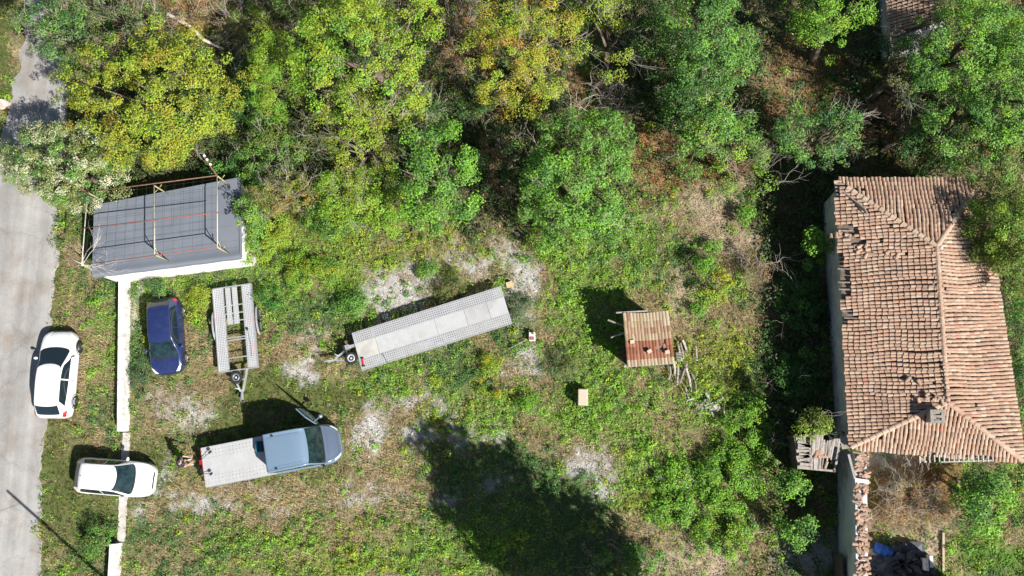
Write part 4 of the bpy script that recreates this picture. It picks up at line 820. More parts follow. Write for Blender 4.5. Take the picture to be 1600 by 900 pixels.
def drawbar(t, x, z, L, sw, spare, winch=True):
    for s in (-1, 1): MB().bar((x+.05, s*sw, z-.1), (x-L, s*.06, z-.25), .08, .1).build('drawbar', CHROME, t)
    MB().bar((x-L+.1, 0, z-.24), (x-L-.45, 0, z-.26), .09, .09).build('coupling', CHROME, t); MB().lathe([(.05, 0), (.06, .06), (.02, .1)], (x-L-.45, 0, z-.28), 10).build('hitch_cup', BLACKP, t); MB().bar((x-L-.1, 0, z-.15), (x-L-.5, .02, z-.02), .04).build('brake_lever', CHROME, t)
    MB().tube([(x-L+.15, .16, .1), (x-L+.15, .16, z+.2)], .035, 8).build('jockey_leg', CHROME, t); w_ = MB().lathe([(.03, -.03), (.11, -.03), (.11, .03), (.03, .03)], (x-L+.15, .16, .11), 14, M=Matrix.Rotation(R(90), 4, 'X')).build('jockey_wheel', TYRE, t)
    MB().bar((x-L*.45, -sw*.6, z-.16), (x-L*.45, sw*.6, z-.16), .06).build('drawbar_brace', CHROME, t)
    if spare:
        o = MB().lathe([(.19, -.09), (.29, -.09), (.315, -.04), (.315, .04), (.28, .09), (.2, .09), (.18, .05)], (spare[0], spare[1], z+.03), 24).build('spare_wheel', TYRE, t, True); MB().lathe([(.2, -.05), (.2, .07), (.15, .085), (.12, .05), (.01, .05)], (spare[0], spare[1], z+.03), 22).build('rim', mat('spare_rim', (.62, .63, .64), .4, .4) if winch else RIM, o, True); MB().lathe([(.07, .05), (.06, .11), (.01, .11)], (spare[0], spare[1], z+.03), 12).build('hub', CHROME, o, True)
drawbar(lt, -h2, z2, 1.15, .42, (-h2-.33, -.22)); wn = MB().box((-h2-.42, .36, z2-.02), (.26, .22, .2)).build('winch', CHROME, lt); MB().lathe([(.09, -.12), (.09, .12)], (-h2-.55, .36, z2+.02), 12, M=Matrix.Rotation(R(90), 4, 'X')).build('drum', BLACKP, wn); MB().bar((-h2+.03, .36, z2-.12), (-h2-.5, .36, z2-.12), .14, .1).build('winch_mount', CHROME, lt)
rb = thing('red_bar', 'red bar lying on the drawbar-end corner of the long trailer deck', 'bar', to_world(lt, (-h2+.17, -wd2/2+.36, z2+.02)), lt.rotation_euler.z+1.5); MB().box((0, 0, .03), (.36, .07, .06)).build('bar_body', REDM, rb, bevel=.01)
for s in (-.19, .19): MB().box((s, 0, .035), (.05, .14, .07)).build('end_cap', BLACKP, rb)
st_ = thing('strap', 'thin dark strap lying loose on the long trailer deck', 'strap', to_world(lt, (-h2+1.1, -wd2/2+.3, z2+.012))); MB().tube([(0, .2, 0), (.1, .05, .005), (.22, -.15, 0), (.3, -.3, 0)], .015, 5).build('webbing', BLACKP, st_)
# ---- open trailer
q1, q2, q3, q4 = P(332, 450, .62), P(392, 445, .62), P(403, 574.5, .62), P(342, 581, .62); ctr = (q1+q2+q3+q4)/4; dx = ((q1+q2)/2-(q4+q3)/2); L3 = dx.length; wd3 = (q2-q1).length
ot = thing('open_trailer', 'galvanised open car trailer with two perforated runways and loading ramps', 'trailer', (ctr.x, ctr.y, 0), math.atan2(dx.y, dx.x)); h3, z3_ = L3/2, .60
RUN = perf('trailer_runway', (.58, .59, .60), .085, .020, .5, .3)
for s in (-1, 1):
    MB().box((0, s*wd3*.375, z3_), (L3-.06, wd3*.25-.04, .012)).build('runway', RUN, ot); MB().box((0, s*wd3*.5, z3_-.03), (L3, .05, .12)).build('side_rail', CHROME, ot); MB().box((0, s*wd3*.25, z3_-.06), (L3-.05, .05, .1)).build('inner_rail', CHROME, ot)
    for k in range(2): MB().box((-h3+.9+k*1.6, s*(wd3*.5-.09), z3_+.009), (.8 if k else .6, .03, .004)).build('reflective_strip', mat('faded_red_tape', (.55, .22, .22), .5), ot)
for x in (-h3, h3): MB().box((x, 0, z3_-.03), (.05, wd3, .11)).build('end_rail', CHROME, ot)
for x in (-h3+.62, -h3+1.5, -h3+1.62, -h3+2.45, h3-1.35, h3-.95): MB().box((x, 0, z3_-.02), (.05, wd3*.5, .07)).build('cross_member', CHROME, ot)
for y in (-.13, .21): MB().box((h3-.98, y, z3_+.035), (1.86, .26, .03)).build('loading_ramp', RUN, ot)
for x in (-.05, .60):
    for s in (-1, 1):
        wheel(ot, x, s*(wd3/2+.13), .29, .17, RIM, s)
    s = -1
for s in (-1, 1): mb = MB(); mb.tube([(.27+.72*math.cos(a), s*(wd3/2+.13), .30+.36*math.sin(a)) for a in np.linspace(.15, math.pi-.15, 12)], .05, 6); mb.build('mudguard', CHROME, ot)
drawbar(ot, -h3, z3_, 1.05, .42, (-h3-.36, .13), False); MB().lathe([(.05, 0), (.07, .05), (.02, .12)], (-.15, .62*-1, z3_+.02), 10).build('strap_ratchet', BLACKP, ot); MB().tube([(-.15, -.62, z3_+.02), (-1.0, -.72, z3_+.02), (-1.5, -.7, z3_+.02)], .01, 5).build('strap_tail', BLACKP, ot)

# ------------------------------------------------------------------ person bending at the back of the truck
def skin(name, joints, edges, material, parent, root=0, sub=2):
    me = bpy.data.meshes.new(name); me.from_pydata([j[:3] for j in joints], edges, []); me.materials.append(material); o = link(name, me, parent)
    md = o.modifiers.new('skin', 'SKIN'); md.use_smooth_shade = True
    for i, j in enumerate(joints):
        r = j[3] if hasattr(j[3], '__len__') else (j[3], j[3]); me.skin_vertices[0].data[i].radius = r; me.skin_vertices[0].data[i].use_root = (i == root)
    s = o.modifiers.new('sub', 'SUBSURF'); s.levels = 1; s.render_levels = sub; return o
pp = P(297, 722.5); pe = thing('person', 'person in navy t-shirt and dark shorts bending over the rear edge of the flatbed truck', 'person', pp, tk.rotation_euler.z+.05)
SKIN = mat('skin', (.50, .30, .21), .55, var=.05)
# faces local +x (towards the deck); hips back, torso leaning forward, hands on the rear bar
J = [(-.12, 0, .95, (.13, .15)), (-.06, 0, 1.12, (.12, .145)), (.03, 0, 1.30, (.12, .155)), (.09, 0, 1.43, (.08, .12)), (.13, 0, 1.50, .055), (.19, 0, 1.60, (.085, .08)), (.20, 0, 1.70, (.085, .075)),
     (.09, .19, 1.40, .06), (.22, .26, 1.17, .046), (.42, .17, 1.05, .036), (.50, .14, 1.04, .03), (.09, -.19, 1.40, .06), (.24, -.24, 1.17, .046), (.44, -.15, 1.05, .036), (.52, -.12, 1.04, .03),
     (-.10, .10, .86, .09), (-.02, .12, .48, .062), (-.10, .13, .10, .042), (-.02, .14, .04, .04), (.08, .15, .03, .03), (-.10, -.10, .86, .09), (.04, -.12, .48, .062), (.00, -.12, .10, .042), (.08, -.12, .04, .04), (.18, -.12, .03, .03)]
E_ = [(0, 1), (1, 2), (2, 3), (3, 4), (4, 5), (5, 6), (3, 7), (7, 8), (8, 9), (9, 10), (3, 11), (11, 12), (12, 13), (13, 14), (0, 15), (15, 16), (16, 17), (17, 18), (18, 19), (0, 20), (20, 21), (21, 22), (22, 23), (23, 24)]
for s, w_ in ((1, 10), (-1, 14)):                                     # five fingers on each hand, closing over the bar
    bx0, by0, bz0 = J[w_][:3]
    for f in range(5):
        off = (f-1.5)*.021 if f < 4 else -.05*s*-1; ln = (.075, .085, .08, .062, .055)[f]
        i0 = len(J); y_ = by0+(off if f < 4 else s*-.045)
        J.append((bx0+.035, y_, bz0+.012, .010)); J.append((bx0+.035+ln*.6, y_, bz0+.014, .009)); J.append((bx0+.035+ln*.8, y_, bz0-.02, .008)); E_ += [(w_, i0), (i0, i0+1), (i0+1, i0+2)]
body = skin('body', J, E_, SKIN, pe)
SHIRT = mat('navy_shirt', (.022, .026, .055), .85, var=.2); SHORT = mat('dark_shorts', (.09, .095, .09), .85, var=.2); SHOE = mat('grey_shoe', (.4, .4, .4), .7); HAIR = mat('dark_hair', (.03, .02, .016), .6, var=.3, scale=30)
g_ = .014
skin('t_shirt', [(-.11, 0, .98, (.145, .168)), (-.06, 0, 1.12, (.135, .162)), (.03, 0, 1.30, (.135, .172)), (.09, 0, 1.44, (.09, .13)), (.09, .19, 1.41, .078), (.19, .245, 1.22, .068), (.09, -.19, 1.41, .078), (.20, -.228, 1.23, .068)], [(0, 1), (1, 2), (2, 3), (3, 4), (4, 5), (3, 6), (6, 7)], SHIRT, pe)
skin('shorts', [(-.12, 0, .96, (.148, .168)), (-.10, .10, .86, .105), (-.05, .115, .58, .088), (-.10, -.10, .86, .105), (-.02, -.115, .58, .088)], [(0, 1), (1, 2), (0, 3), (3, 4)], SHORT, pe)
for y, x in ((.14, -.03), (-.12, .07)): skin('shoe', [(x-.09, y, .05, (.05, .05)), (x+.05, y, .045, (.05, .04)), (x+.15, y, .035, (.042, .03))], [(0, 1), (1, 2)], SHOE, pe)
skin('hair', [(.145, 0, 1.63, (.08, .085)), (.165, 0, 1.71, (.098, .092)), (.205, 0, 1.745, (.085, .08))], [(0, 1), (1, 2)], HAIR, pe)
for y in (.032, -.032): MB().lathe([(.002, -.012), (.012, 0), (.002, .012)], (.272, y, 1.655), 8).build('eye', mat('eye_white', (.7, .7, .7), .3), pe)
MB().lathe([(.016, -.02), (.012, .01), (.004, .03)], (.285, 0, 1.62), 7).build('nose', SKIN, pe); MB().box((.268, 0, 1.575), (.012, .045, .01)).build('mouth', mat('lip', (.35, .12, .10), .5), pe)
for y in (.082, -.082): MB().lathe([(.004, -.03), (.02, -.01), (.022, .015), (.006, .035)], (.19, y, 1.64), 8).build('ear', SKIN, pe)
# ------------------------------------------------------------------ trees and shrubs
YG, LIME, GRN, DEEP, OLV, YEL_, ORG, CRM, GRY, DRY, BRN, FRESH = (.27, .335, .03), (.24, .375, .035), (.14, .30, .05), (.05, .13, .03), (.17, .205, .045), (.42, .37, .035), (.36, .19, .045), (.54, .54, .37), (.16, .22, .095), (.36, .26, .145), (.26, .155, .085), (.18, .38, .035)
def limbs(mb, base, tips, r0, fork=.45):
    """tapered trunk that forks into limbs reaching the tips"""
    base = Vector(base); c = sum(tips, Vector())/len(tips); f = base.lerp(Vector((c.x*.6+base.x*.4, c.y*.6+base.y*.4, c.z)), fork)
    mid = base.lerp(f, .5)+Vector((random.gauss(0, .06), random.gauss(0, .06), 0))
    mb.tube([base-Vector((0, 0, .15)), base+Vector((0, 0, .15)), mid, f], [r0*1.3, r0, r0*.85, r0*.7], 8)
    for t in tips:
        m1 = f.lerp(t, .4)+Vector((random.gauss(0, .12), random.gauss(0, .12), .12)); m2 = f.lerp(t, .75)+Vector((random.gauss(0, .1), random.gauss(0, .1), .06))
        mb.tube([f, m1, m2, t], [r0*.5, r0*.32, r0*.2, r0*.07], 5, cap=False)
def tree(name, label, cat, u, v, hc, ru, rv, rz, pal, leaf=.12, dens=1., bare=0, trunk=None, group=None, aspect=.62, clump=.42, gap=.0, lean=(0, 0), up=.55, lobes=6, fill=.5, barkm=None):
    if cat == 'tree' and v < 420 and hc < 5 and name != 'cedar_tree': hc *= 1.35; rz *= 1.6; ru *= 1.06; rv *= 1.06
    if v < 900: leaf *= .84; gap += .09 if (gap and cat == 'tree') else 0
    c = P(u, v, hc); sx = (P(u+10, v, hc)-P(u-10, v, hc)).length/20; RX, RY = ru*sx, rv*sx
    base = Vector((c.x-lean[0], c.y-lean[1], 0)); t = thing(name, label, cat, base, group=group)
    area = math.pi*RX*RY; nc = int(max(5, area*(7.2 if cat == 'tree' else 5.4)/(clump/.42)**2*dens)); 
    la = rng.uniform(0, 2*math.pi, lobes); lw = rng.uniform(.5, .95, lobes); ls = rng.uniform(.14, .34, lobes)
    th = rng.uniform(0, 2*math.pi, nc); ct = rng.uniform(-.75 if cat == 'tree' and hc < 7 else -.3, 1, nc); st_ = np.sqrt(1-ct**2)
    S_ = sum(ls[i]*np.exp(-((np.angle(np.exp(1j*(th-la[i]))))/(lw[i]*.6))**2) for i in range(lobes)); rad = 1.12-.50*(S_-S_.min())/(np.ptp(S_)+1e-6)
    rr = np.where(rng.random(nc) < fill, rng.uniform(.35, .85, nc), rng.uniform(.82, 1.04, nc))*np.clip(rad, .45, 1.05)
    CC = np.stack([RX*rr*st_*np.cos(th), RY*rr*st_*np.sin(th), rz*rr*ct], -1)
    CC[:, 2] += rng.normal(0, .12*rz, nc)
    if gap:                                                          # open pockets in the crown
        k = vnoise(CC[:, 0]+u, CC[:, 1]+v, .9/max(.6, clump*1.6), 7) > gap; CC = CC[k]; nc = len(CC)
    off = np.array(c-base); CC[:, 2] = np.maximum(CC[:, 2], .25-off[2])
    sz = clump*rng.uniform(.45, 1.4, nc); per = np.maximum(6, (dens**.3*2.1*math.pi*sz**2/(leaf**2*aspect*.55)*.55)).astype(int)
    per = np.minimum((per*.78).astype(int)+1, 130); ci = np.repeat(np.arange(nc), per); n = len(ci)
    d = unit(rng.normal(size=(n, 3))); d[:, 2] *= .55; q = rng.uniform(.25, 1, n)**.6
    Lp = CC[ci]+d*(q*sz[ci])[:, None]
    Nv = unit(CC[ci]*np.array([1/RX, 1/RY, 1.1/rz])+1e-3)*.35+d*.35+np.array([0, 0, up])+rng.normal(size=(n, 3))*.38
    pc = np.array([p[:3] for p in pal]); pw = np.array([p[3] for p in pal], float); pw /= pw.sum()
    ki = rng.choice(len(pal), nc, p=pw); mixed = rng.random(n) < .25; kk = np.where(mixed, rng.choice(len(pal), n, p=pw), ki[ci])
    col = pc[kk]*rng.uniform(.7, 1.3, (n, 1))*(1+rng.normal(size=(n, 3))*.07)*(.85+.3*rng.random(nc))[ci][:, None]
    me = leaf_mesh('crown', Lp+off, Nv, leaf*rng.uniform(.7, 1.3, n), leaf*aspect*rng.uniform(.8, 1.2, n), np.clip(col, .005, .9), LEAF)
    link('crown', me, t)
    mb = MB(); k = min(nc, 9 if cat == 'tree' else 5); tips = [Vector(CC[i]+off) for i in rng.choice(nc, k, replace=False)]
    limbs(mb, (0, 0, 0), tips, trunk or max(.03, .035*hc+.02), .5 if hc > 2 else .25); mb.build('trunk' if cat == 'tree' else 'stems', barkm or BARK, t, smooth=True)
    if bare:
        mb = MB()
        for i in rng.choice(nc, min(nc, bare), replace=False):
            p = Vector(CC[i]+off); dv = Vector((CC[i][0], CC[i][1], abs(CC[i][2])*.6+.3)).normalized(); twigs(mb, p-dv*.4, dv, random.uniform(.7, 1.3), 2, .014, .5)
        mb.build('bare_twigs', TWIG, t)['kind'] = 'stuff'
    return t
def pal(*a):
    return [tuple(c)+(w_,) for c, w_ in zip(a[::2], a[1::2])]
G_W = 'trees of the overgrown upper part of the lot'
T_ = tree
# --- left
T_('maple_tree', 'broad rounded yellow-green tree above the garage roof', 'tree', 238, 158, 3.6, 128, 112, 1.9, pal(YG, 6, (.33, .32, .03), 2, OLV, 1.5, (.33, .26, .03), .5, LIME, 1.5, DEEP, .6), .12, 1.0, 2, gap=.22, lobes=7, clump=.36, fill=.3)
T_('elder_tree', 'cream-flowering pale green tree overhanging the road beside the garage', 'tree', 100, 256, 2.4, 88, 66, 1.3, pal(CRM, 2.5, GRN, 3, OLV, 3, DEEP, 1.5, (.3, .34, .15), 3.5), .11, 1.5, 0, gap=.12, clump=.30, fill=.3, aspect=.5)
T_('ash_tree', 'dark green tree at the top by the road, shading its edge', 'tree', 100, 50, 3.4, 52, 56, 1.6, pal(DEEP, 3, GRN, 2, GRY, 3), .11, 1., 8, gap=.22, clump=.34)
T_('thorn_tree', 'thin olive-grey tree full of bare twigs at the top, beyond the yellow-green tree', 'tree', 200, 34, 2.8, 75, 50, 1.3, pal(OLV, 3, GRY, 3, BRN, 1.5, DEEP, 1), .09, .62, 45, gap=.32, clump=.34)
T_('bramble_shrub', 'tangled green bramble behind the fallen pale trunk at the top edge', 'shrub', 385, 40, .9, 48, 46, .8, pal(LIME, 2, OLV, 3, DRY, 3, GRN, 2), .09, .9, 30, gap=.36, clump=.3)
T_('dry_shrub', 'grey-brown dry brushwood at the top edge above the fallen trunk', 'shrub', 290, 22, .9, 44, 26, .6, pal(DRY, 3, BRN, 2, OLV, 1), .07, .5, 40, gap=.4, clump=.3)
# --- upper middle
T_('poplar_tree', 'largest bright lime-yellow tree at the top centre, reaching the picture edge', 'tree', 575, 75, 4.6, 120, 112, 2.2, pal(YG, 4, LIME, 4, FRESH, 2, GRN, 1.2), .12, 1., 26, gap=.26, lobes=8, clump=.36, fill=.35)
T_('locust_tree', 'airy yellow-green tree with grey bare branches below the largest lime tree', 'tree', 560, 215, 3.4, 88, 76, 1.7, pal(YG, 4, LIME, 3, OLV, 2, (.28, .24, .06), 1), .095, .75, 70, gap=.32, clump=.34, fill=.4)
T_('hop_shrub', 'yellow-green leafy thicket hanging below the airy tree', 'shrub', 555, 300, 1.8, 70, 52, 1.0, pal(LIME, 4, FRESH, 3, YG, 2), .10, 1.1, 4, gap=.18, clump=.34)
T_('vine_covered_tree', 'smooth lime-green tree stump wrapped in climbing vine', 'tree', 434, 118, 2.8, 36, 58, 1.5, pal(LIME, 5, FRESH, 3, YG, 2), .075, 1.9, 0, clump=.34, lobes=3, fill=.2)
T_('hazel_shrub', 'dark leafy shrub at the shaded foot of the vine-wrapped tree', 'shrub', 432, 212, 1.5, 44, 54, .9, pal(GRN, 3, OLV, 3, DEEP, 2, LIME, 1.5), .10, .9, 14, gap=.3, clump=.34)
T_('walnut_tree', 'round bright green tree standing between the lime tree and the broad walnut', 'tree', 692, 268, 3.0, 62, 88, 1.6, pal(GRN, 4, FRESH, 3, (.07, .18, .04), 2), .13, 1.05, 0, gap=.27, lobes=8, clump=.38, fill=.25)
T_('broad_walnut_tree', 'broad rich green walnut tree at the centre with pointed leaf sprays', 'tree', 895, 275, 3.4, 108, 104, 1.9, pal(GRN, 5, FRESH, 3, DEEP, 1.5, (.13, .24, .05), 2), .165, 1.05, 12, gap=.27, lobes=9, clump=.36, fill=.3, aspect=.42)
T_('autumn_tree', 'yellow and orange autumn tree at the top right of the lime tree', 'tree', 812, 76, 3.4, 90, 96, 1.6, pal(YEL_, 3, YG, 4, ORG, .7, LIME, 1.5, (.34, .26, .05), 2), .095, 1., 26, gap=.22, clump=.34, lobes=7)
T_('rust_brown_shrub', 'rusty brown withered shrub between lime tree and autumn tree', 'shrub', 724, 52, 2.0, 40, 54, .9, pal(BRN, 4, ORG, 1.5, DRY, 2, OLV, 1), .08, .8, 40, gap=.28, clump=.32)
T_('plum_tree', 'yellow-green tree at the top edge with a fan of grey bare twigs', 'tree', 950, 52, 3.2, 52, 70, 1.4, pal(YG, 4, LIME, 3, OLV, 1.5), .10, .85, 30, gap=.28, clump=.34)
t = thing('bare_shrub', 'fan of bare grey twigs beside the orange autumn tree', 'shrub', P(955, 158)); mb = MB()
for k in range(26):
    an = random.uniform(0, 6.3); twigs(mb, Vector((random.gauss(0, .5), random.gauss(0, .5), .3)), Vector((math.cos(an), math.sin(an), random.uniform(.5, 1.4))).normalized(), random.uniform(1.0, 1.7), 2, .022, .5)
mb.build('branches', TWIG, t)
# --- upper right
T_('elm_tree', 'tall green tree at the top edge beside the bare twig fan', 'tree', 1112, 62, 4.0, 84, 82, 1.9, pal(GRN, 4, (.10, .21, .06), 3, FRESH, 1.5, DEEP, 2), .115, 1., 4, gap=.25, clump=.36, lobes=8)
T_('mulberry_tree', 'mottled green tree standing left of the rust-brown clearing', 'tree', 1112, 190, 2.8, 74, 78, 1.5, pal(GRN, 4, LIME, 1.5, GRY, 2, DEEP, 2), .115, .95, 8, gap=.27, clump=.36, lobes=8)
T_('young_elm_tree', 'small light green tree below the mottled one, at edge of brown grass', 'tree', 1165, 262, 1.8, 50, 46, 1.0, pal(LIME, 3, GRN, 3, GRY, 2), .10, .85, 10, gap=.3, clump=.32)
T_('small_walnut_tree', 'compact blue-green walnut just above the old house corner', 'tree', 1272, 217, 2.6, 62, 54, 1.3, pal((.075, .19, .055), 4, GRN, 3, GRY, 1.5), .15, .95, 14, gap=.27, clump=.34, aspect=.42)
T_('bright_acacia_tree', 'vivid green tree at the top edge beside the neighbour roof', 'tree', 1308, 22, 3.8, 74, 54, 1.6, pal(FRESH, 4, LIME, 3, GRN, 2), .10, 1.1, 0, gap=.22, clump=.36)
T_('leafless_tree', 'nearly leafless grey tree in the shade above the house', 'tree', 1395, 105, 3.0, 56, 56, 1.4, pal(OLV, 3, GRY, 2, (.25, .25, .1), 2), .08, .35, 90, gap=.4, clump=.3)
T_('tall_oak_tree', 'tall light green tree in the upper right corner', 'tree', 1510, 62, 4.6, 82, 92, 2.2, pal((.10, .22, .045), 4, FRESH, 2.5, GRN, 3, LIME, 1), .115, 1.05, 0, gap=.25, clump=.38, lobes=8)
T_('corner_tree', 'bright leafy tree cut by the right picture edge near the top', 'tree', 1580, 120, 4.2, 66, 104, 2.0, pal((.10, .22, .045), 3, FRESH, 3, LIME, 1.5, GRN, 2), .115, 1.05, 0, gap=.25, clump=.38)
T_('shaded_elm_tree', 'green tree with sunlit tips below the tall upper right tree', 'tree', 1496, 190, 3.0, 62, 66, 1.5, pal(GRN, 4, DEEP, 3, FRESH, 1.5), .115, .9, 4, gap=.3, clump=.36)
T_('olive_brown_tree', 'dull olive tree at the right edge above the house roof', 'tree', 1560, 250, 2.8, 56, 56, 1.3, pal(OLV, 4, GRN, 2, (.2, .16, .06), 2), .10, 1.2, 10, gap=.2, clump=.34, lean=(-1.6, -1.6))
T_('cedar_tree', 'feathery yellow-green tree overhanging the eave at the right picture edge', 'tree', 1582, 372, 4.5, 66, 92, 1.5, pal((.15, .21, .03), 4, LIME, 2.5, GRN, 2, OLV, 2), .12, 1.9, 0, gap=.14, clump=.36, aspect=.4, lean=(-2.2, 0), fill=.3)
T_('edge_shrub', 'dark green shrub strip along the right side of the house', 'shrub', 1596, 560, 1.4, 24, 110, 1.0, pal(GRN, 3, DEEP, 3, OLV, 1), .10, 1., 0, clump=.34)
# --- around the house and right side
T_('house_side_shrub', 'bright green shrub standing in the house shadow at its upper wall', 'shrub', 1270, 388, 1.6, 30, 28, .9, pal(FRESH, 4, GRN, 3), .12, 1., 0, gap=.22, clump=.32)
T_('shed_shrub', 'yellow-green bush growing over the ruined shed', 'shrub', 1276, 664, 3.0, 36, 24, .8, pal((.16, .22, .03), 4, LIME, 2, OLV, 2), .10, 1.05, 3, gap=.2, clump=.32)
T_('fig_tree', 'large-leaved green tree in the lower right corner of the house yard', 'tree', 1552, 782, 2.4, 62, 62, 1.3, pal(GRN, 4, FRESH, 3, DEEP, 2), .17, .85, 0, gap=.3, clump=.40, aspect=.5)
T_('fig_shrub', 'dark green bush beneath the southern eave corner', 'shrub', 1510, 750, 1.2, 30, 26, .7, pal(DEEP, 3, GRN, 2), .13, .9, 0, gap=.3, clump=.34)
for k, (u, v, a_, b_, lb) in enumerate(((1420, 762, 40, 34, 'large tangle of dry brown brushwood below the house eave'), (1395, 800, 26, 20, 'small dry brown bush above the shaded junk corner'), (1460, 790, 30, 26, 'dry olive-brown bush next to the large-leaved tree'))):
    T_('dry_bush', lb, 'shrub', u, v, .8, a_, b_, .7, pal(DRY, 4, BRN, 4, (.36, .24, .09), 3, OLV, .7), .13, 2.2, 40, gap=.22, clump=.32, aspect=.28)
T_('wall_shrub', 'green bush in the gap between ruined shed and boundary wall shade', 'shrub', 1240, 757, 1.6, 32, 34, .9, pal(GRN, 4, FRESH, 2, DEEP, 2), .12, .95, 0, gap=.25, clump=.34)
T_('wall_foot_shrub', 'green bush with sunlit top further down the boundary wall shade', 'shrub', 1242, 828, 1.5, 30, 36, .9, pal(GRN, 4, FRESH, 2, DEEP, 2), .12, .95, 0, gap=.25, clump=.34)
for k, (u, v, a_, b_, hc, lb) in enumerate(((1160, 690, 46, 44, 1.3, 'upper bush of the bright green thicket beside the house shadow'), (1130, 745, 50, 46, 1.4, 'middle bush of the bright green thicket, widest one'), (1185, 735, 34, 40, 1.2, 'bush at the shadow edge of the bright green thicket'), (1130, 825, 46, 40, 1.2, 'lowest bush of the bright green thicket above bare soil'), (1180, 650, 28, 34, 1.1, 'small bush at the upper shadow end of the thicket'), (1060, 745, 34, 30, .9, 'low green bush left of the thicket by dry patches'), (1050, 795, 40, 28, .8, 'low spreading bush beside the bare soil patch'))):
    T_('thicket_shrub', lb, 'shrub', u, v, hc*.38, a_*1.08, b_*1.08, hc*.42, pal(GRN, 3, FRESH, 5, LIME, 2), .10, 1.1, 2, gap=.34, clump=.26, group='green thicket bushes')
T_('lime_shrub', 'glowing yellow-lime shrub above the log heap', 'shrub', 1120, 450, .9, 30, 32, .8, pal(YEL_, 2, YG, 5, LIME, 2), .12, .9, 0, gap=.25, clump=.26, aspect=.45)
T_('round_shrub', 'small bright round shrub directly above the yellow-lime one', 'shrub', 1103, 414, .9, 18, 20, .6, pal(FRESH, 4, GRN, 3), .08, 1.2, 0, clump=.24)
T_('round_shrub', 'tiny bright shrub in the bare clearing, topmost of the little group', 'shrub', 1114, 384, .5, 13, 11, .4, pal(FRESH, 4, GRN, 2), .08, 1.2, 0, clump=.2)
T_('round_shrub', 'tiny green shrub left below the yellow-lime one', 'shrub', 1094, 484, .4, 12, 11, .35, pal(FRESH, 4, GRN, 3), .08, 1.2, 0, clump=.2)
T_('twiggy_shrub', 'brown twiggy half-dry shrub at the house shadow edge', 'shrub', 1188, 412, .7, 30, 32, .7, pal(DRY, 4, OLV, 2, BRN, 2), .07, .6, 50, gap=.35, clump=.28)
T_('shadow_edge_shrub', 'green shrub at the upper tip of the house shadow', 'shrub', 1160, 335, .6, 22, 16, .5, pal(GRN, 4, FRESH, 2), .10, 1., 0, gap=.2, clump=.26)
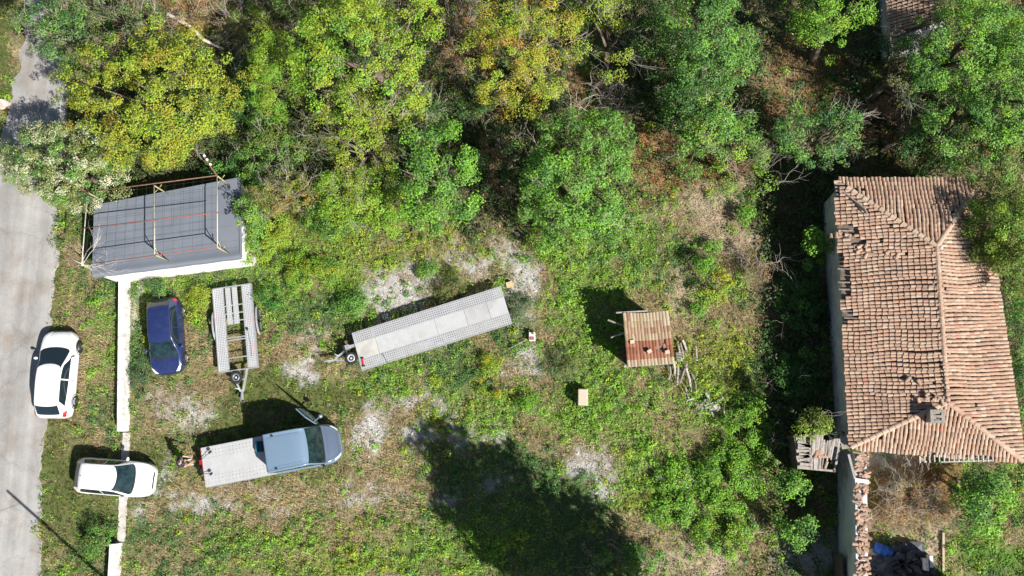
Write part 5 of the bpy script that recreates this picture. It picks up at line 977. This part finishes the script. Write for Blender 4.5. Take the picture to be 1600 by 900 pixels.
# --- middle left thickets
for a in (('sumac_shrub', 'tan and olive seeding bush beside the garage wall', 442, 306, 2.6, 48, 42, 1.5, pal((.26, .20, .06), 4, OLV, 3, YG, 2, ORG, .6), .09, 1., 24), ('privet_shrub', 'green bush below the airy tree with darker leaves', 520, 345, 1.2, 46, 34, .8, pal(GRN, 3, LIME, 3, DEEP, 1.5), .095, 1.05, 3), ('nettle_shrub', 'yellow-green bush hugging the garage corner', 415, 372, .8, 42, 36, .7, pal(YG, 4, LIME, 3, FRESH, 2), .09, 1.1, 3), ('lilac_shrub', 'fresh green bush left of the round bright tree', 600, 340, 1.1, 38, 40, .8, pal(LIME, 4, FRESH, 3, OLV, 1), .09, 1.05, 3), ('garage_shrub', 'shaded green bush at the upper right garage corner', 400, 262, 1.6, 32, 40, .9, pal(GRN, 4, DEEP, 3, LIME, 1), .10, 1., 6), ('wall_side_shrub', 'green bush pressed against the white garage side wall', 396, 330, 2.5, 22, 46, 1.6, pal(GRN, 3, DEEP, 2, LIME, 1.5), .10, 1.7, 0), ('wall_foot_shrub', 'low green bush at the lower right corner of the garage wall', 391, 388, 1.1, 17, 30, .9, pal(LIME, 3, FRESH, 3, OLV, 2), .09, 1.4, 0), ('ivy_shrub', 'dense green mound between tan bush and gravel patch', 480, 425, .6, 54, 32, .5, pal(LIME, 3, FRESH, 3, YG, 2, GRN, 2), .085, 1.1, 0), ('spurge_shrub', 'dark green mound above the drawbar of the long trailer', 553, 470, .5, 26, 26, .5, pal(GRN, 4, DEEP, 2, FRESH, 2), .085, 1.15, 0), ('trailer_weed_shrub', 'deep green bush beside the wheels of the open trailer', 425, 468, .5, 26, 24, .5, pal((.05, .17, .03), 4, GRN, 2), .085, 1.15, 0),
          ('walnut_seedling_shrub', 'yellowish green low branches under the broad walnut', 870, 375, .9, 46, 32, .6, pal(OLV, 3, LIME, 3, GRN, 2, BRN, 1), .12, .9, 8), ('walnut_sprout_shrub', 'green sprouts below the broad walnut beside dry grass', 950, 350, .8, 40, 34, .6, pal(GRN, 3, LIME, 2, DEEP, 2), .12, .9, 4), ('olive_shrub', 'olive-brown feathery bush on the gravel above the long trailer', 706, 448, .5, 27, 30, .5, pal(OLV, 4, (.2, .17, .07), 3, DEEP, 1), .06, 1.2, 0), ('lime_tuft_shrub', 'small vivid lime bush on the gravel at the upper side of the long trailer', 746, 404, .4, 13, 13, .35, pal(FRESH, 4, LIME, 3), .08, 1.2, 0), ('gravel_green_shrub', 'dark and lime green bush on gravel left of the olive feathery one', 664, 424, .4, 18, 16, .4, pal(GRN, 3, LIME, 2, DEEP, 2), .08, 1.1, 0), ('sage_shrub', 'grey-green wispy bush at the far end of the long trailer', 812, 484, .5, 22, 28, .5, pal(GRY, 5, (.1, .15, .06), 3), .06, 1.1, 0), ('sage_shrub', 'grey-green wispy bush beside the cream metal box', 882, 570, .4, 30, 26, .4, pal(GRY, 5, OLV, 3), .06, 1., 0),
          ('yellow_shrub', 'yellow-flowering weed bush below the long trailer', 766, 590, .4, 20, 34, .4, pal(YG, 3, YEL_, 2, LIME, 3), .075, 1.1, 0), ('lime_round_shrub', 'round fresh green bush left of the cream metal box', 825, 632, .4, 19, 17, .4, pal(FRESH, 4, GRN, 2), .08, 1.25, 0), ('gate_shrub', 'leafy dark green bush at the end of the short wall by the gate', 150, 842, .7, 24, 34, .6, pal(DEEP, 3, GRN, 3, OLV, 1), .085, 1.1, 0), ('hedge_shrub', 'bluish green bush in front of the blue car by the white wall', 222, 585, .4, 20, 38, .4, pal((.07, .13, .06), 4, DEEP, 3, GRY, 2), .075, 1., 0), ('hedge_shrub', 'bluish green bush behind the rear of the blue car', 250, 452, .5, 34, 13, .5, pal((.07, .14, .06), 4, GRN, 3, LIME, 1), .08, 1., 2), ('lime_patch_shrub', 'yellow-lime low bush between blue car and open trailer', 312, 470, .4, 18, 26, .4, pal(YG, 4, LIME, 4), .08, 1.1, 0), ('shadow_shrub', 'leafy bush with a few lit tips at the bottom of the large tree shadow', 985, 872, .6, 56, 30, .5, pal(GRN, 3, DEEP, 3, LIME, 1), .10, .95, 10)):
    T_(a[0], a[1], 'shrub', *a[2:7], a[7], a[8], a[9], a[10], a[11], gap=.22, clump=.28)
for a in (('elm_sapling_tree', 'leafy dark green tree bridging the two tall green trees at upper right', 1066, 150, 2.4, 48, 62, 1.4, pal(DEEP, 4, GRN, 2.5), .11, 1.1, 4), ('shade_elm_tree', 'shaded green tree at the top edge left of the tall green one', 1022, 40, 2.2, 34, 50, 1.2, pal(DEEP, 4, GRN, 2, BRN, 1), .10, 1., 8), ('ash_sapling_tree', 'green tree filling the right edge between upper corner and house', 1562, 190, 3.0, 52, 56, 1.5, pal(GRN, 4, DEEP, 2, FRESH, 2), .11, 1.1, 0), ('dark_oak_tree', 'deep shaded tree between neighbour roof and upper right corner', 1448, 95, 3.2, 40, 74, 1.5, pal(DEEP, 4, GRN, 2), .11, 1.1, 0), ('dark_elm_tree', 'dark tree directly above the northern house eave', 1440, 225, 1.8, 46, 40, 1.1, pal(DEEP, 4, GRN, 1.5, OLV, 1.5), .10, 1., 10)):
    T_(a[0], a[1], 'tree', *a[2:7], a[7], a[8], a[9], a[10], a[11], gap=.22, clump=.36)
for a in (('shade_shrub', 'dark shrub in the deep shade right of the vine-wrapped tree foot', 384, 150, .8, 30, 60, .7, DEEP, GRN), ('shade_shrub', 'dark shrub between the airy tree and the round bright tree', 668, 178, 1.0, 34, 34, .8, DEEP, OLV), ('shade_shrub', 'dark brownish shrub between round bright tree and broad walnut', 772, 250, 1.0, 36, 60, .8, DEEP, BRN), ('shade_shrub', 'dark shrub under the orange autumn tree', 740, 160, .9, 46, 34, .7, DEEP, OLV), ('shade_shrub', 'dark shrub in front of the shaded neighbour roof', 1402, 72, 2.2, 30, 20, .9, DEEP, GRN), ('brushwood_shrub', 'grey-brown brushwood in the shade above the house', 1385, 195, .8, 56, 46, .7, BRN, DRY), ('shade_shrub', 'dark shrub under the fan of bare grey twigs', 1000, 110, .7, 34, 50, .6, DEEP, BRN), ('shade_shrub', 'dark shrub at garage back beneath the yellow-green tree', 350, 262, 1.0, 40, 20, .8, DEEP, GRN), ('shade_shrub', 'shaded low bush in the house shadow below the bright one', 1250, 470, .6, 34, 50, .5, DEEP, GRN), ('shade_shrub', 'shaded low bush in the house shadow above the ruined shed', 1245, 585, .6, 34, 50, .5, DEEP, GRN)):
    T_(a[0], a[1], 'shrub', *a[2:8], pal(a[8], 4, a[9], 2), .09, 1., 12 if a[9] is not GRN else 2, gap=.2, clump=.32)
# tall trees just below the picture whose shadow lies over the bottom of the lot
T_('tall_shade_tree', 'tall tree below the picture edge casting the big dark shadow, pointed one', 'tree', 1052, 1080, 8.5, 90, 110, 4.6, pal(GRN, 3, DEEP, 3), .34, 2.6, 0, clump=.7, fill=.6)
T_('tall_shade_tree', 'tall tree below the picture edge casting the big dark shadow, broad one', 'tree', 1190, 1150, 8.0, 120, 120, 4.0, pal(GRN, 3, DEEP, 3), .34, 2.6, 0, clump=.7, fill=.6)

# ------------------------------------------------------------------ weeds, dry grass and turf between them
ROADX = None
def scatter():
    x0, x1, y0, y1 = -35, 23, -7, 27
    n = int((x1-x0)*(y1-y0)*41); x = rng.uniform(x0, x1, n); y = rng.uniform(y0, y1, n)
    u, v = PXY(x, y); ok = (u > -60) & (u < 1660) & (v > -60) & (v < 960)
    # keep off road, walls, buildings
    rl = np.interp(v, [0, 60, 110, 180, 260, 1000], [42, 36, 28, 6, -6, -80]); rr_ = np.interp(v, [0, 60, 95, 150, 220, 330, 440, 540, 700, 770, 850, 1000], [70, 74, 96, 108, 104, 92, 86, 78, 72, 63, 66, 60])
    jit = rng.normal(0, 2.5, n); ok &= ~((u > rl+1+jit) & (u < rr_-1+jit))
    def off(px, m_=0.):
        nonlocal ok
        poly = [tuple(P(*q))[:2] if not isinstance(q, Vector) else (q.x, q.y) for q in px]; ins = np.zeros(n, bool); k = len(poly)
        for i in range(k):
            (xa, ya), (xb, yb) = poly[i], poly[(i+1) % k]
            with np.errstate(divide='ignore', invalid='ignore'): ins ^= ((ya > y) != (yb > y)) & (x < (xb-xa)*(y-ya)/(yb-ya)+xa)
        ok &= ~ins
    off(wl); off(hw); off([ka, kb, kc, kd]); off([P(190, 436), P(206, 436), P(204, 676), P(186, 676)]); off([P(177, 846), P(192, 846), P(186, 970), P(165, 970)]); off([P(193, 676), P(203, 676), P(196, 846), P(185, 846)])
    off([Vector((w0.x, w0.y+.3, 0)), Vector((w0.x+.6, w0.y+.3, 0)), Vector((w1.x+.6, w1.y, 0)), Vector((w1.x, w1.y, 0))])
    x, y, u, v = x[ok], y[ok], u[ok], v[ok]; n = len(x)
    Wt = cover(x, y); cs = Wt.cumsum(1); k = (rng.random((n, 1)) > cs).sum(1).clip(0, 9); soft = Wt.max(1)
    tall = .25+2.2*fbm(x, y, 1.1, 77)**2+.9*np.clip(vnoise(x, y, 2.6, 78)-.5, 0, 1)
    # under the vehicles the growth is pressed flat
    for o in (tk, lt, ot):
        L_ = math.cos(-o.rotation_euler.z), math.sin(-o.rotation_euler.z); ax = (x-o.location.x)*L_[0]-(y-o.location.y)*L_[1]; ay = (x-o.location.x)*L_[1]+(y-o.location.y)*L_[0]; tall = np.where((abs(ax) < 4.2) & (abs(ay) < 1.15), .35, tall)
    for o in bpy.data.objects:
        if o.name.startswith('parked_car'):
            L_ = math.cos(-o.rotation_euler.z), math.sin(-o.rotation_euler.z); ax = (x-o.location.x)*L_[0]-(y-o.location.y)*L_[1]; ay = (x-o.location.x)*L_[1]+(y-o.location.y)*L_[0]; tall = np.where((abs(ax) < 2.1) & (abs(ay) < .85), .2, tall)
    tall = np.where((abs(u-820) < 175) & (abs(v-800) < 110), tall*.5, tall)
    zg = ground_height(x, y)-.02
    spec = {0: (9, .05, (.115, .15, .035), 'b', .09, .10), 1: (9, .15, (.22, .40, .045), 'l', .08, .32), 2: (10, .13, (.085, .185, .05), 'l', .08, .26), 3: (10, .13, (.25, .32, .035), 'l', .08, .26), 4: (9, .15, (.40, .315, .175), 'b', .24, .14), 5: (9, .15, (.38, .21, .085), 'b', .26, .15), 6: (3, .10, (.46, .41, .35), 'b', .15, .05), 7: (2, .08, (.40, .31, .20), 'b', .18, .08), 8: (7, .2, (.075, .10, .035), 'm', .13, .7), 9: (13, .10, (.13, .28, .03), 'l', .08, .10)}  # undergrowth (U) leaf colour darkened to stand for deep shade between trees
    leafs = []; blades = []; turf = []
    spec[11] = (7, .16, (.25, .37, .06), 'b', .22, .2); spec[12] = (6, .16, (.13, .22, .06), 'b', .2, .2); spec[13] = (6, .16, (.30, .33, .07), 'b', .2, .2)
    for t, (m_, rad, colr, kind, sz, ht) in spec.items():
        i = np.where(k == (t if t < 10 else t-10))[0]
        if t in (1, 2, 3): i = i[rng.random(len(i)) < .84]
        if t > 10: i = i[rng.random(len(i)) < .55]
        if t == 6: i = i[rng.random(len(i)) < .55]
        if t == 7: i = i[rng.random(len(i)) < .5]
        ii = np.repeat(i, m_); q = len(ii)
        if not q: continue
        tuft = rng.uniform(.75, 1.25, n)[ii][:, None]; colr = np.array(colr)
        col = colr*tuft*rng.uniform(.72, 1.28, (q, 1))*(1+rng.normal(size=(q, 3))*.06)
        if t in (4, 5):
            r3 = rng.random(n)[ii]; col = np.where((r3 < .22)[:, None], col*1.22, np.where((r3 > .8)[:, None], col*np.array((.66, .60, .55)), col))
        if kind in 'lm':
            r_ = rng.uniform(0, 1, q)**.5*rad; a = rng.uniform(0, 6.283, q)
            C = np.stack([x[ii]+r_*np.cos(a), y[ii]+r_*np.sin(a), zg[ii]+ht*tall[ii]*rng.uniform(.15, 1.1, q)*(1-.5*(r_/rad)**2)], -1)
            if kind == 'm':
                b = rng.random(q) < .14; col[b] = np.array((.15, .095, .055))*rng.uniform(.6, 1.2, (b.sum(), 1)); g = ~b & (rng.random(q) < .5); col[g] = np.array((.05, .10, .03))*rng.uniform(.6, 1.3, (g.sum(), 1))
            Nv = np.stack([np.cos(a)*.45, np.sin(a)*.45, np.full(q, .9)], -1)+rng.normal(size=(q, 3))*.35
            leafs.append((C, Nv, sz*rng.uniform(.6, 1.3, q), col))
        else:
            a = rng.uniform(0, 6.283, q); lean = rng.uniform(.3, 1.5, q) if t else rng.uniform(.2, .9, q); wind = vnoise(x[ii], y[ii], .6, 88)*9
            a = np.where(rng.random(q) < .45, wind+rng.normal(0, .5, q), a)
            L_ = sz*rng.uniform(.5, 1.3, q); d = np.stack([np.cos(a)*np.sin(lean), np.sin(a)*np.sin(lean), np.cos(lean)], -1)
            B0 = np.stack([x[ii]+rng.normal(0, rad*.6, q), y[ii]+rng.normal(0, rad*.6, q), zg[ii]+.01+ht*.3*rng.random(q)*tall[ii]], -1)
            (turf if t == 0 else blades).append((B0+d*(L_/2)[:, None], d*(L_/2)[:, None], np.stack([-np.sin(a), np.cos(a), np.zeros(q)], -1)*(.011 if t else .012), col))
    # taller tufts of broad weeds that throw their own small shadows
    i = np.where((k == 1) | (k == 2) | (k == 3) | ((k == 8) & (rng.random(n) < .9)) | ((k == 4) & (rng.random(n) < .05)))[0]; i = i[tall[i] > .4]; i = rng.choice(i, min(3600, len(i)), replace=False)
    R_ = rng.uniform(.10, .30, len(i))*rng.choice((.8, 1, 1.35), len(i)); m_ = (R_**2*420+10).astype(int); jj = np.repeat(np.arange(len(i)), m_); q = len(jj); d = unit(rng.normal(size=(q, 3))); d[:, 2] = abs(d[:, 2]); f = rng.uniform(.5, 1, q)
    C = np.stack([x[i], y[i], zg[i]+.05], -1)[jj]+d*(f*R_[jj])[:, None]*np.array([1, 1, 1.6]); pc = np.array([(.18, .36, .035), (.085, .19, .05), (.30, .37, .03), (.21, .27, .06), (.11, .23, .07)]); bc = pc[np.where(rng.random(len(i)) < .6, np.select([k[i] == 2, k[i] == 3, k[i] == 8], [1, 2, 1], 0), rng.integers(0, 5, len(i)))]
    leafs.append((C, d*.7+np.array([0, 0, .5])+rng.normal(size=(q, 3))*.3, rng.uniform(.06, .13, q), bc[jj]*rng.uniform(.7, 1.3, (q, 1))*rng.uniform(.8, 1.2, (len(i), 1))[jj]))
    C, N_, S_, K_ = (np.concatenate(z) for z in zip(*leafs))
    setp(link('weeds', leaf_mesh('weeds', C, N_, S_, S_*.6, K_, LEAF)), 'low green weeds covering the lot between the shrubs', kind='stuff')
    for nm, bl, lb in (('dry_grass', blades, 'straw-coloured and rusty dry grass matted over the lot'), ('turf', turf, 'short olive turf on the driven parts of the lot')):
        C, T, B, K_ = (np.concatenate(z) for z in zip(*bl)); setp(link(nm, quads(nm, C, T, B, B*0, K_, BLADE)), lb, kind='stuff')
    # pale gravel and rubble stones
    i = np.where((k == 6) | (k == 7))[0]; ii = np.repeat(i, 5); q = len(ii); C = np.stack([x[ii]+rng.normal(0, .12, q), y[ii]+rng.normal(0, .12, q), zg[ii]+.02], -1); s = rng.uniform(.01, .038, q)*np.where(rng.random(q) < .03, 2.2, 1); mb = None
    oct_ = np.array([(1, 0, 0), (0, 1, 0), (-1, 0, 0), (0, -1, 0), (0, 0, .8)]); V = C[:, None]+oct_[None]*s[:, None, None]*rng.uniform(.6, 1.3, (q, 5, 1)); f = np.array([(0, 1, 4), (1, 2, 4), (2, 3, 4), (3, 0, 4)]); F = (np.arange(q)[:, None, None]*5+f[None]).reshape(-1, 3)
    me = bpy.data.meshes.new('gravel'); me.vertices.add(5*q); me.vertices.foreach_set('co', V.astype(np.float32).ravel()); me.loops.add(F.size); me.loops.foreach_set('vertex_index', F.astype(np.int32).ravel()); me.polygons.add(len(F)); me.polygons.foreach_set('loop_start', np.arange(0, F.size, 3, dtype=np.int32)); me.update(calc_edges=True)
    a = me.color_attributes.new('Col', 'FLOAT_COLOR', 'POINT'); cc = np.ones((q, 5, 4), np.float32); base = np.where((k[ii] == 6)[:, None], np.array((.50, .485, .475)), np.array((.40, .32, .235))); cc[:, :, :3] = (base*rng.uniform(.7, 1.12, (q, 1)))[:, None]; a.data.foreach_set('color', cc.ravel()); me.materials.append(colmat('stone', .9, 0, spec=.2))
    setp(link('gravel', me), 'pale gravel and small stones on the bare patches', kind='stuff')
scatter()
